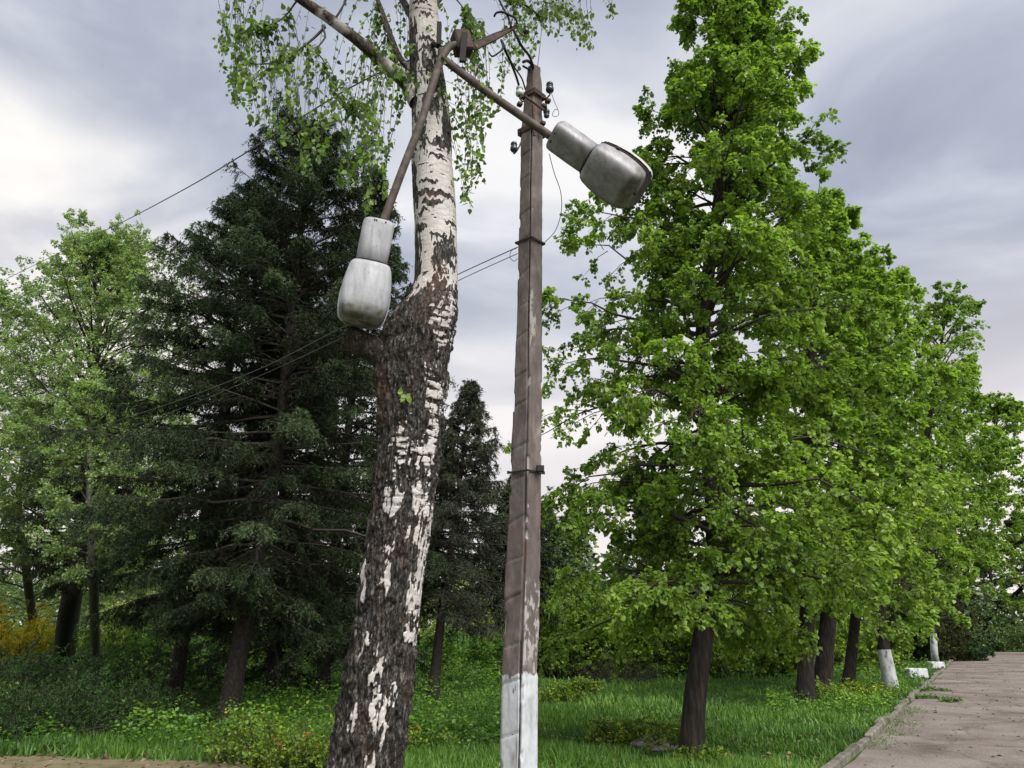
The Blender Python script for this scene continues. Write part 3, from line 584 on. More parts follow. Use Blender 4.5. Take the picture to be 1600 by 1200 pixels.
# ------------------------------------------------------------------ the birch in front
BD = 5.6
_rows = [(-420, 652, 676), (-250, 650, 678), (-100, 642, 679), (0, 640, 683), (60, 639, 688), (100, 640, 691), (150, 643, 699), (200, 644, 705), (250, 643, 706), (300, 645, 711), (350, 648, 713), (400, 649, 714), (440, 648, 715),
         (465, 640, 715), (490, 622, 713), (515, 606, 708), (540, 597, 704), (570, 592, 698), (600, 591, 698), (640, 592, 692), (690, 592, 689), (740, 588, 682), (800, 583, 675), (850, 575, 669), (900, 565, 661), (950, 559, 655),
         (1000, 549, 650), (1050, 539, 645), (1100, 530, 640), (1150, 522, 635), (1200, 514, 629), (1300, 498, 620), (1420, 478, 612), (1600, 440, 616)]
zs, xs, rs = [], [], []
for y, l_, r_ in _rows:
    a, b = P(l_, y, BD), P(r_, y, BD); zs.append(a.z); xs.append((a.x + b.x) / 2); rs.append((b.x - a.x) / 2)
zs, xs, rs = np.array(zs[::-1]), np.array(xs[::-1]), np.array(rs[::-1])
birch = thing('birch_tree', 'tall birch with white upper bark, black fissured lower bark and a sawn limb stub', 'birch tree', (float(np.interp(0, zs, xs)), BD, 0))
bl = np.array(birch.location)
def birch_trunk():
    z = np.concatenate([np.arange(-0.05, 0.7, 0.02), np.arange(0.7, 7.0, 0.0055), np.arange(7.0, zs[-1], 0.02)]); K = 230
    cx = np.interp(z, zs, xs); rr = np.interp(z, zs, rs)
    ker = np.exp(-np.linspace(-2, 2, 21) ** 2); ker /= ker.sum(); rr = np.convolve(np.pad(rr, 10, mode='edge'), ker, 'valid'); cx = np.convolve(np.pad(cx, 10, mode='edge'), ker, 'valid')
    a = np.arange(K) * 2 * PI / K; A, Z = np.meshgrid(a, z); C_, S2 = np.cos(A), np.sin(A)   # a=-90deg faces the camera
    py = pyz(Z, BD); u = C_; front = (S2 < 0.15)
    q = np.stack([C_, S2, Z], -1)
    wob = np.stack([C_ * 3, S2 * 3, Z * 3], -1); nb = fbm(wob, 4, 3) - .5; nb2 = fbm(wob * 2.7, 4, 9) - .5
    up, vp = u + nb * 0.5 + (fbm(np.stack([C_ * 10, S2 * 10, Z * 16], -1), 3, 29) - .5) * .38, py + nb2 * 55 + (fbm(np.stack([C_ * 9, S2 * 9, Z * 22], -1), 3, 19) - .5) * 60
    low = sstep(440, 500, vp)
    # dark marks on the white part
    lent = fbm(np.stack([C_ * 2.2, S2 * 2.2, Z * 42], -1), 3, 21)
    dark = sstep(0.66, 0.74, lent) * 0.75
    spk = fbm(np.stack([C_ * 6, S2 * 6, Z * 26], -1), 3, 33); dark = np.maximum(dark, sstep(0.66, 0.74, spk) * .8 * sstep(0.5, 0.62, fbm(wob * .7, 2, 44)))
    def blob(cu, cy, ru, ry, s=1.0, e=0.35):
        d = ((up - cu) / ru) ** 2 + (((vp if ry > 12 else py + nb2 * 14 + nb * 12) - cy) / ry) ** 2; return s * (1 - sstep(1 - e, 1 + e, d))
    fr = sstep(0.55, 0.30, S2)
    D_ = [(-.8, 95, .35, 55), (0.35, 120, .75, 22), (.15, 78, .55, 4), (.1, 92, .5, 3.5), (-.9, 160, .3, 30), (.1, 190, .42, 34), (-.45, 228, .42, 20), (.35, 238, .4, 10), (.9, 210, .25, 34), (.75, 150, .4, 16),
          (0, 318, 1.2, 5), (.0, 333, .55, 6), (-.85, 300, .2, 40), (-.6, 366, .3, 8), (-.9, 420, .22, 60), (.2, 382, .42, 3), (.35, 414, .52, 26), (.85, 405, .22, 22), (.45, 462, .62, 14), (-.1, 300, .5, 3), (.3, 262, .4, 2.5), (-.2, 18, .6, 3), (.2, 38, .5, 3), (-.5, 345, .25, 5), (.8, 360, .3, 3)]
    for d in D_: dark = np.maximum(dark, blob(*d) * fr)
    dark = np.maximum(dark, 1 - (1 - blob(.1, 190, .42, 34)) ) if False else dark
    dark = dark * (1 - blob(.1, 212, .30, 15) * fr * .9)
    back = sstep(0.52, 0.62, fbm(np.stack([C_ * 1.6, S2 * 1.6, Z * 5], -1), 4, 71)) * (1 - fr); dark = np.maximum(dark, back)
    # lower part: dark with white remnants
    wn = fbm(np.stack([C_ * 2.6, S2 * 2.6, Z * 2.6], -1), 5, 55); white = sstep(0.62, 0.71, wn) * .85
    Wb = [(.72, 505, .3, 40), (.55, 590, .14, 14), (.75, 640, .22, 35), (-.15, 690, .3, 22), (.0, 730, .28, 18), (-.25, 790, .32, 28), (.55, 720, .3, 28), (.80, 700, .15, 60), (.62, 785, .2, 26), (.88, 860, .13, 90), (.86, 930, .14, 40), (-.1, 905, .18, 22), (-.25, 1000, .1, 12),
          (.1, 1050, .16, 24), (.1, 1100, .12, 22), (.45, 1120, .14, 38), (-.35, 1120, .12, 20), (.62, 1075, .12, 18), (.05, 1165, .10, 16), (.8, 990, .1, 20), (-.1, 860, .12, 12), (.35, 445, .3, 16)]
    for d in Wb: white = np.maximum(white, blob(*d) * fr)
    # horizontal tearing inside white remnants
    tear = fbm(np.stack([C_ * 3, S2 * 3, Z * 60], -1), 3, 88); tear2 = fbm(np.stack([C_ * 12, S2 * 12, Z * 9], -1), 4, 89); white = white * (1 - 0.9 * sstep(0.48, 0.60, tear) * sstep(1000, 600, py)) * (1 - .8 * sstep(.54, .64, tear2))
    burl = np.exp(-((py - 540) / 55) ** 2) * sstep(.55, .1, u) ; white = white * (1 - .9 * burl)
    lowdark = 1 - white
    dark = dark * (1 - low) + lowdark * low
    red = blob(.15, 445, .45, 22) * fr * .8 + sstep(.56, .64, fbm(wob * 1.6, 3, 101)) * low * .22 + blob(.3, 500, .5, 40) * .35 * fr + blob(-.85, 620, .25, 60) * .45 * fr + blob(.1, 325, .6, 8) * .6 * fr
    red = red * (1 - .85 * burl)
    # relief
    fis = fbm(np.stack([C_ * 6.5 + nb * 2, S2 * 6.5 + nb2 * 2, Z * 5.5], -1), 4, 130); rid = 1 - np.abs(fis * 2 - 1) * 2.2
    plate = fbm(np.stack([C_ * 11, S2 * 11, Z * 24], -1), 3, 140)
    disp = dark * low * (0.040 * (0.55 - np.clip(rid, 0, 1)) + 0.012 * (plate - .5)) + low * (1 - dark) * 0.006 + low * .02 * (fbm(wob * .8, 3, 150) - .5) + dark * (1 - low) * (0.006 * (plate - .3))
    disp += 0.0045 * (fbm(np.stack([C_ * 1.5, S2 * 1.5, Z * 14], -1), 3, 160) - .5)
    disp += burl * (0.035 * (fbm(wob * 1.7, 4, 170) - .4)) + 0.02 * np.exp(-((py - 555) / 70) ** 2) * fr * (.5 - u * .3)
    r = rr[:, None] + disp
    V = np.stack([cx[:, None] + r * C_, BD + r * S2, Z], -1).reshape(-1, 3)
    n = len(z); i = np.arange(n - 1)[:, None] * K; j = np.arange(K)[None]; j2 = (j + 1) % K
    F = np.stack([i + j, i + j2, i + K + j2, i + K + j], -1).reshape(-1, 4)
    build('trunk', V, [F], M['birchbark'], birch, pattr={'dark': np.clip(dark, 0, 1).ravel(), 'red': np.clip(red, 0, 1).ravel()}, loc=bl)
birch_trunk()
def barky_tube(pts, rad, k, amp, seed, name, parent, mats, loc, dark=0.9, red=0.3, cap=False, n=90, fz=9):
    pts = catmull(pts, n); rad = np.interp(np.linspace(0, 1, n), np.linspace(0, 1, len(rad)), rad)
    V, Fs = tube(pts, rad, k, cap); V = V.reshape(n, k, 3); c = pts[:, None]
    s = fbm(V * fz, 4, seed); d = V - c; V = c + d * (1 + amp * (s[..., None] - .5) * 2)
    dk = np.clip(dark + (fbm(V * fz * .6, 3, seed + 5) - .5) * 2.2, 0, 1)
    return build(name, V.reshape(-1, 3), Fs, mats, parent, pattr={'dark': dk.ravel(), 'red': np.full(n * k, red)}, loc=loc)
# the sawn stub to the left of the burl
st = [P(640, 600, BD - .02), P(612, 566, BD - .05), P(580, 545, BD - .08), P(541, 525, BD - .12)]
barky_tube(st, [0.12, 0.115, 0.10, 0.088], 48, 0.13, 7, 'sawn_limb', birch, M['birchbark'], bl, dark=1.1, red=.2, cap=False, n=60)
d_ = (st[-1] - st[-2]).normalized(); e_ = MB(); e_.tube([st[-1] - d_ * .01, st[-1] + d_ * .001], [.088, .083], 40); e_.build('cut_face', noisemat('sawn wood', [(0.09, 0.06, 0.045), (0.20, 0.15, 0.11)], (1, 1, 1), 20.0), birch, loc=bl)
# ridge scar where the limb joined, running down right
barky_tube([P(618, 560, BD - .16), P(640, 610, BD - .20), P(655, 650, BD - .17), P(668, 700, BD - .08)], [.03, .045, .04, .01], 24, .25, 17, 'bark_ridge', birch, M['birchbark'], bl, dark=1.3, red=.1, n=40, fz=14)
limbs = []
def limb(pts, rad, seed, k=20, amp=.10, dark=.45, n=60):
    pts = [P(*p) for p in pts]; limbs.append(catmull(pts, 40))
    return barky_tube(pts, rad, k, amp, seed, 'limb', birch, M['birchbark'], bl, dark=dark, red=.35, n=n)
limb([(655, 158, 5.58), (638, 132, 5.57), (600, 98, 5.5), (535, 44, 5.35), (465, -5, 5.25), (390, -60, 5.1), (300, -110, 5.0)], [.10, .072, .052, .047, .042, .036, .02], 31, dark=.62)
limb([(652, 112, 5.6), (628, 95, 5.68), (612, 60, 5.72), (592, 5, 5.8), (560, -60, 5.9), (520, -140, 6.0)], [.04, .026, .024, .02, .018, .012], 32, 10, dark=.9)
limb([(660, 60, 5.6), (640, 20, 5.9), (600, -50, 6.2), (540, -130, 6.6)], [.05, .035, .03, .015], 33, 10, dark=.8)
limb([(665, -60, 5.6), (700, -110, 5.55), (760, -130, 5.5), (850, -120, 5.4), (930, -90, 5.3)], [.05, .038, .03, .02, .008], 34, 10, dark=.8)
limb([(668, 20, 5.6), (700, -15, 5.8), (750, -20, 6.1), (815, 5, 6.4), (850, 30, 6.5)], [.045, .03, .022, .014, .006], 35, 10, dark=.9)
limb([(663, -100, 5.6), (700, -200, 5.3), (760, -260, 5.0), (830, -260, 4.7)], [.05, .04, .025, .01], 36, 10)
limb([(663, -150, 5.6), (610, -240, 5.6), (520, -260, 5.5), (430, -220, 5.4)], [.05, .04, .025, .01], 37, 10)
limb([(664, -20, 5.6), (680, -80, 6.0), (700, -150, 6.7), (720, -190, 7.4)], [.05, .04, .025, .01], 38, 10)
limb([(664, -20, 5.6), (640, -80, 5.1), (600, -150, 4.6)], [.05, .03, .01], 39, 10)
def birch_crown():
    rng = np.random.default_rng(77); cb = MB(); tw = []
    def t_(pts, rad): 
        p = catmull([P(*q) for q in pts], 16); r = np.interp(np.linspace(0, 1, 16), np.linspace(0, 1, len(rad)), rad)
        V, F = tube(p, r, 5, False); cb.add(V, F, 1); tw.append(p)
    t_([(508, 42, 5.3), (490, 60, 5.3), (460, 83, 5.25), (430, 97, 5.2), (400, 100, 5.2), (368, 90, 5.15)], [.014, .011, .009, .007, .005, .003])
    t_([(437, 92, 5.2), (412, 112, 5.15), (398, 125, 5.1), (401, 155, 5.1), (406, 185, 5.1)], [.006, .005, .004, .003, .002])
    t_([(505, 45, 5.3), (508, 60, 5.25), (494, 78, 5.2), (506, 95, 5.2), (513, 118, 5.2), (520, 140, 5.2), (540, 165, 5.2), (556, 182, 5.2)], [.010, .008, .007, .006, .005, .004, .003, .002])
    t_([(515, 38, 5.3), (530, 20, 5.3), (545, -10, 5.3), (560, -50, 5.3)], [.012, .01, .008, .006])
    t_([(612, 60, 5.7), (615, 85, 5.65), (622, 105, 5.6), (630, 125, 5.5)], [.01, .007, .005, .004])
    t_([(590, 0, 5.8), (600, 35, 5.7), (612, 75, 5.6), (612, 110, 5.5)], [.010, .008, .006, .004])
    t_([(465, 0, 5.25), (440, 30, 5.3), (400, 45, 5.3), (370, 50, 5.3)], [.01, .007, .005, .003])
    t_([(700, -15, 5.8), (725, 15, 5.8), (735, 50, 5.8)], [.008, .006, .003])
    env_x = [338, 350, 370, 400, 430, 450, 480, 500, 530, 550, 570, 590, 610, 625, 640, 665, 690, 705, 720, 735, 748, 760, 780, 800, 830, 850, 870, 890, 915, 930, 945, 958, 975]
    env_y = [60, 110, 185, 190, 245, 230, 290, 250, 300, 290, 335, 330, 280, 200, 140, 60, 150, 300, 310, 330, 300, 200, 170, 130, 110, 80, 60, 60, 85, 60, 20, 25, 10]
    allp = np.vstack(limbs + tw)
    n = 330; strands = []
    px = np.concatenate([rng.uniform(342, 640, 142), rng.uniform(690, 765, 42), rng.uniform(765, 935, 58), rng.uniform(948, 968, 3)])
    n = len(px)
    PS, AS, LS = [], [], []
    for i in range(n):
        x = px[i]; D = rng.uniform(4.9, 6.6) if x < 640 else (rng.uniform(5.2, 6.3) if x < 765 else rng.uniform(5.6, 7.2))
        if x > 945: D = 5.2
        ye = np.interp(x, env_x, env_y) * (rng.uniform(.25, 1.0) ** .6) if x < 640 else np.interp(x, env_x, env_y) * rng.uniform(.2, 1.0) ** .8
        end = P(x, ye, D); length = rng.uniform(.5, 1.6)
        ztop = end.z + length
        # hangs from a nearby limb: choose nearest limb point that is higher, else climb
        dd = np.linalg.norm((allp - np.array(end)) * np.array([1, .8, .35]), axis=1) + np.where(allp[:, 2] < end.z + .15, 5, 0); j = np.argmin(dd + rng.uniform(0, .5, len(dd))); s = allp[j]
        e = np.array(end); mid = s * .45 + e * .55; mid[2] = max(s[2], e[2]) * .75 + min(s[2], e[2]) * .25 + .05; mid[:2] += rng.normal(size=2) * .04
        pts = catmull([s, s * .75 + mid * .25 + np.array([0, 0, .06]), mid, e * .8 + mid * .2 + np.array([0, 0, 0]), e], 14)
        r = np.linspace(.0035, .0012, 14); V, F = tube(pts, r, 3, False); cb.add(V, F, 1)
        seg = np.linalg.norm(np.diff(pts, axis=0), axis=1).sum(); nlv = int(min(seg, 1.5) / .052); 
        tt = 1 - np.linspace(0, min(1, 1.5 / seg), max(nlv, 3)) ** 1.0
        pos = np.stack([np.interp(tt, np.linspace(0, 1, 14), pts[:, c]) for c in range(3)], 1)
        # short side shoots
        pos = np.vstack([pos, pos[::2] + rng.normal(size=pos[::2].shape) * .028]); PS.append(pos)
    # thin upper crown above the picture
    for lp in limbs[3:]:
        s = lp[rng.integers(10, 40, 26)]; pos = (s[:, None] + rng.normal(size=(26, 1, 3)) * .35 + rng.normal(size=(26, 26, 3)) * .16).reshape(-1, 3)
        pos = pos[pos[:, 2] > 1.7 + 1.02 * pos[:, 1]]; PS.append(pos)
    Pl = np.vstack(PS); m = len(Pl); A = rng.normal(size=(m, 3)) * .55 + np.array([0, 0, -.9]); Nn = rng.normal(size=(m, 3)); Nn[:, 2] *= .6
    var = np.clip(rng.beta(1.6, 1.6, m), 0, 1)
    V, F, fv = leaves(Pl + nz(A) * .012, A, Nn, rng.uniform(.028, .064, m), LEAF_BIRCH, var, 1.05); cb.add(V, [F], 0)
    # epicormic sprig on the trunk
    q = np.array(P(632, 622, BD - .34)); pp = q + rng.normal(size=(9, 3)) * .02; V, F, f2 = leaves(pp, rng.normal(size=(9, 3)), np.tile([0, -1.0, .4], (9, 1)), .05, LEAF_BIRCH, np.ones(9) * .9); cb.add(V, [F], 0)
    fvc = np.concatenate([fv, f2])
    # bristle of dead shoots on the burl
    bb = cb; nb = 420; a = rng.uniform(-PI, -.02, nb); zz = P(640, 1, BD).z * 0 + rng.normal(0, .17, nb) + P(640, 545, BD).z
    cx = np.interp(zz, zs, xs); rr = np.interp(zz, zs, rs); S = np.stack([cx + rr * .97 * np.cos(a), BD + rr * .97 * np.sin(a), zz], 1)
    keep = np.cos(a) < .55; S = S[keep]; a = a[keep]; n_ = len(S); D = nz(np.stack([np.cos(a), np.sin(a), rng.uniform(-.2, .9, n_)], 1) + rng.normal(size=(n_, 3)) * .5)
    Ln = rng.uniform(.03, .13, n_); V, F = ctubes(S, D, Ln, rng.normal(size=(n_, 3)) * .25, .0022 + 0 * Ln, .0008 + 0 * Ln, 4, 3); bb.add(V, [F], 1)
    ks = list(cb.F); fa = np.concatenate([np.full(sum(len(f) for f in cb.F[kk]), 0.5) if kk[1] == 1 else fvc for kk in ks])
    build('crown', np.vstack(cb.V), [np.vstack(cb.F[kk]) for kk in ks], [M['birchleaf'], M['twig']], birch, fmat=[kk[1] for kk in ks], fattr={'var': fa}, loc=bl)
birch_crown()

# ------------------------------------------------------------------ concrete pole
PD = 6.0
pole = thing('utility_pole', 'square brown painted concrete pole with a whitewashed foot', 'utility pole', (P(810, 1200, PD).x, PD, 0)); pl = np.array(pole.location)
def pole_shaft():
    # (row, left, corner, right)
    rows = [(104, 824, 832, 845), (130, 820, 832, 848), (200, 813, 832, 850), (300, 811, 831, 849), (400, 808, 829, 849), (500, 806, 828, 849), (600, 802, 827, 849), (700, 797, 826, 848), (800, 793, 824, 847), (900, 788, 822, 846), (1000, 784, 819, 844), (1055, 782, 817, 843), (1200, 779, 814, 842), (1500, 772, 808, 840), (1900, 764, 800, 836)]
    z = np.arange(0, P(832, 104, PD).z, 0.012); rz, Lx, Cx, Rx = [], [], [], []
    for y, l_, c, r in rows: rz.append(P(l_, y, PD).z); Lx.append(P(l_, y, PD).x); Cx.append(P(c, y, PD).x); Rx.append(P(r, y, PD).x)
    o = np.argsort(rz); f = lambda v: np.interp(z, np.array(rz)[o], np.array(v)[o])
    lx, cxx, rx = f(Lx), f(Cx), f(Rx)
    wd = rx - lx
    # cross-section: front corner at cx, y = PD - d ; left edge, right edge, and back corner
    per = 24; n = len(z)
    cyf = PD - wd * 0.38; cl = np.stack([lx, PD + wd * 0.02, z], 1); cf = np.stack([cxx, cyf, z], 1); crr = np.stack([rx, PD + wd * 0.10, z], 1); cb = np.stack([cxx + (lx + rx - 2 * cxx) * 1.0, PD + wd * 0.50, z], 1)
    t = np.linspace(0, 1, per, endpoint=False)[None, :, None]
    ring = np.concatenate([cl[:, None] * (1 - t) + cf[:, None] * t, cf[:, None] * (1 - t) + crr[:, None] * t, crr[:, None] * (1 - t) + cb[:, None] * t, cb[:, None] * (1 - t) + cl[:, None] * t], 1)
    cen = (cl + cf + crr + cb)[:, None] / 4
    K = per * 4; d = nz(ring - cen)
    # soften corners
    s = np.arange(K); tt = (s % per) / per; side = s // per
    dc = np.minimum(tt, 1 - tt); disp = -0.010 * np.exp(-(dc / .05) ** 2)[None] * np.ones((n, 1))
    Z = z[:, None]
    # left front face: cast panels with slanted joints and a groove close to the corner
    m0 = (side == 0)[None]; pitchh = 0.30
    ph = (Z - 0.055 * tt[None] * 1.0 + 0.03 * np.sin(Z * 9)) / pitchh; fr = ph - np.floor(ph)
    jj = np.exp(-(np.minimum(fr, 1 - fr) / 0.03) ** 2) * (tt[None] < .84)
    gr = np.exp(-((tt[None] - .89 + .02 * np.sin(Z * 5)) / .05) ** 4) * (.55 + .45 * sstep(.35, .6, fbm(np.stack([Z * 3, Z * 0, Z * 0], -1), 3, 12)))
    step = (_hash(np.floor(ph), np.floor(ph) * 0, np.floor(ph) * 0 + 1, 4) - .5) * .010
    disp = disp + m0 * (-0.010 * jj - 0.034 * gr + step * (tt[None] < .82) )
    m1 = (side == 1)[None]; disp = disp + m1 * (-0.004 * np.exp(-((tt[None] - .28) / .03) ** 2))
    pn = fbm(ring * 14, 4, 3); disp = disp + .008 * (pn - .5)
    edge = np.exp(-(dc / .12) ** 2)[None]; chipn = fbm(ring * np.array([9, 9, 6]), 3, 8); big = sstep(.60, .68, chipn) * edge; disp = disp - .016 * big
    V = ring + d * disp[..., None]
    pyy = pyz(Z, PD)
    chip = big * .45 + m1 * .30 * sstep(880, 930, pyy) * sstep(1060, 1050, pyy) + .12 * edge + m1 * .32 * sstep(440, 470, pyy) * sstep(580, 520, pyy) * (tt[None] < .45) + 0.16
    chip = np.broadcast_to(chip, (n, K))
    i = np.arange(n - 1)[:, None] * K; j = np.arange(K)[None]; j2 = (j + 1) % K
    F = np.stack([i + j, i + j2, i + K + j2, i + K + j], -1).reshape(-1, 4)
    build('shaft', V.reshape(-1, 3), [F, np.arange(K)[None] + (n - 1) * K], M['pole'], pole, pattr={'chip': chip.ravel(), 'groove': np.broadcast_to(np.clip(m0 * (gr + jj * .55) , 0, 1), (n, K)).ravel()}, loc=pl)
pole_shaft()
def band(py, name='clamp_band', r=.012, ext=0.012, m='rust', tilt=0.0, h=.035):
    z = P(830, py, PD).z; y0, y1, y2 = py, py, py
    xl, xr = {150: (816, 850), 157: (815, 850), 208: (812, 851), 379: (808, 849), 737: (796, 848)}[py]
    l, r_ = P(xl, py, PD).x, P(xr, py, PD).x; c = P((xl + xr) / 2 + 2, py, PD).x; w_ = r_ - l; b = MB()
    pts = [(l - ext, PD + w_ * .02, z), (c, PD - w_ * .38 - ext, z + tilt), (r_ + ext, PD + w_ * .10, z), (c, PD + w_ * .52 + ext, z)]
    for i in range(4):
        p, q = Vector(pts[i]), Vector(pts[(i + 1) % 4]); mid = (p + q) / 2; dv = q - p; rot = Matrix.Rotation(math.atan2(dv.y, dv.x), 4, 'Z'); b.box(mid, (dv.length + .01, .008 + .001 * i, h), rot)
    return b.build(name, M[m], pole, loc=pl)
band(150, h=.05); band(208, h=.05, tilt=.04); band(379, h=.018, m='black'); band(737, h=.014, m='black', tilt=-.02)
def insulator(px, py, D, hook_to, size=1.0, m='darkglass', up=1, parent=None, loc=None):
    c = P(px, py, D); parent = parent or pole; loc = pl if loc is None else loc
    prof = [(0, -.050), (.030, -.050), (.038, -.035), (.036, -.010), (.024, .0), (.026, .015), (.034, .022), (.030, .040), (.016, .052), (0, .054)]
    k = 18; a = np.arange(k) * 2 * PI / k; V = np.array([[c.x + size * r * math.cos(t), c.y + size * r * math.sin(t), c.z + size * z * up] for r, z in prof for t in a])
    i = np.arange(len(prof) - 1)[:, None] * k; j = np.arange(k)[None]; j2 = (j + 1) % k
    F = np.stack([i + j, i + j2, i + k + j2, i + k + j], -1).reshape(-1, 4)
    o = build('insulator', V, [F], M[m], parent, loc=loc)
    h = P(*hook_to); b = MB(); lo = Vector((c.x, c.y, c.z - size * .05 * up)); b.tube(catmull([lo + Vector((0, 0, .03 * up)), lo - Vector((0, 0, .03 * up)), (lo + h) / 2 - Vector((0, 0, .045 * up)), h], 12), .007, 8); b.build('hook', M['rust'], parent, smooth=True, loc=loc)
    return o
insulator(812, 142, 5.9, (822, 155, 5.95), 1.0, 'porcelain')
insulator(859, 136, 5.9, (846, 152, 5.95), 1.0, 'darkglass')
insulator(854, 178, 6.0, (846, 170, 6.0), .8, 'darkglass', -1)
insulator(803, 229, 5.85, (818, 212, 5.92), .9, 'darkglass')
for (x, y) in ((812, 163), (856, 158), (850, 166), (846, 205), (848, 193)):
    b = MB(); b.box(P(x, y, 5.93), (.045, .05, .035), Matrix.Rotation(.4, 4, 'Z'), bev=.006); b.build('bolt_head', M['rust'], pole, loc=pl)
b = MB(); b.box(P(844, 732, 5.93), (.06, .03, .05), Matrix.Rotation(.2, 4, 'Z'), bev=.004); b.build('band_buckle', M['black'], pole, loc=pl)
b = MB(); p0, p1 = P(833, 165, 5.78), P(835, 212, 5.80); b.tube([p0, p1], .012, 8); b.tube([P(820, 150, 5.8), P(850, 172, 5.82)], .012, 8); b.build('brace_rod', M['rust'], pole, loc=pl)
# stub cables curling out of the pole's top
b = MB()
b.tube(catmull([P(832, 108, 5.98), P(830, 100, 5.95), P(824, 95, 5.9), P(817, 97, 5.88)], 14), .014, 8)
b.tube(catmull([P(829, 110, 5.98), P(822, 106, 5.93), P(817, 103, 5.9)], 10), .010, 8)
b.build('cable_stub', M['black'], pole, smooth=True, loc=pl)

# ------------------------------------------------------------------ broken double lamp hanging on the birch
LD = 5.32
lamp = thing('street_lamp', 'old double arm street lamp with two grey hoods sagging from a rusty box', 'street lamp', P(705, 85, LD)); ll = np.array(lamp.location)
b = MB(); b.box(P(722, 68, LD + .06), (.15, .14, .20), Matrix.Rotation(.35, 4, 'Z') @ Matrix.Rotation(-.25, 4, 'Y'), bev=.015)
b.build('junction_box', M['rust'], lamp, loc=ll)
b = MB(); b.box(P(686, 54, LD + .02), (.038, .05, .24), Matrix.Rotation(.0, 4, 'Y'), bev=.004); b.build('clamp_plate', M['black'], lamp, loc=ll)
b = MB(); b.box(P(724, 74, LD - .045), (.05, .03, .30), Matrix.Rotation(.05, 4, 'Y'), bev=.004); b.build('hinge_plate', M['black'], lamp, loc=ll)
b = MB()   # strap to the birch trunk
cz = P(660, 84, BD).z; cxb = float(np.interp(cz, zs, xs)); rb = float(np.interp(cz, zs, rs)) + .004
pts = [(cxb + rb * math.cos(t), BD + rb * math.sin(t), cz) for t in np.linspace(-1.0, 1.2, 12)]; b.tube(pts, .012, 6); b.tube([Vector(pts[0]), P(700, 80, LD)], .022, 8); b.build('strap', M['black'], lamp, loc=ll)
b = MB(); b.tube(catmull([P(726, 70, LD + .05), P(705, 72, LD), P(692, 88, LD - .03), P(681, 116, LD - .05), P(658, 190, LD - .04), P(628, 268, LD - .03), P(597, 352, LD)], 48), .032, 16)
b.build('lamp_arm', M['armsteel'], lamp, smooth=True, loc=ll)
b = MB(); b.tube(catmull([P(690, 78, LD), P(691, 90, LD), P(703, 100, LD + .0), P(760, 143, LD + .02), P(820, 185, LD + .04), P(862, 214, LD + .06)], 44), .034, 16)
b.build('lamp_arm', M['armsteel'], lamp, smooth=True, loc=ll)
b = MB()
p0, p1 = P(738, 74, LD + .06), P(808, 41, LD + .10); dv = p1 - p0; L_ = dv.length
rot = dv.to_track_quat('X', 'Z').to_matrix().to_4x4(); up_ = rot.to_3x3() @ Vector((0, 0, 1))
for sgn in (-1, 1):
    b.tube([p0 + up_ * sgn * .035, p0.lerp(p1, .5) + up_ * sgn * .028, p1 + up_ * sgn * .006], .009, 8)
b.box(p0.lerp(p1, .3), (L_ * .6, .012, .055), rot); b.box(p0.lerp(p1, .75), (L_ * .5, .009, .03), rot)
b.build('cross_arm', M['rust'], lamp, loc=ll)
k_ = insulator(822, 46, LD + .1, (806, 42, LD + .1), .75, 'darkglass', parent=lamp, loc=ll)
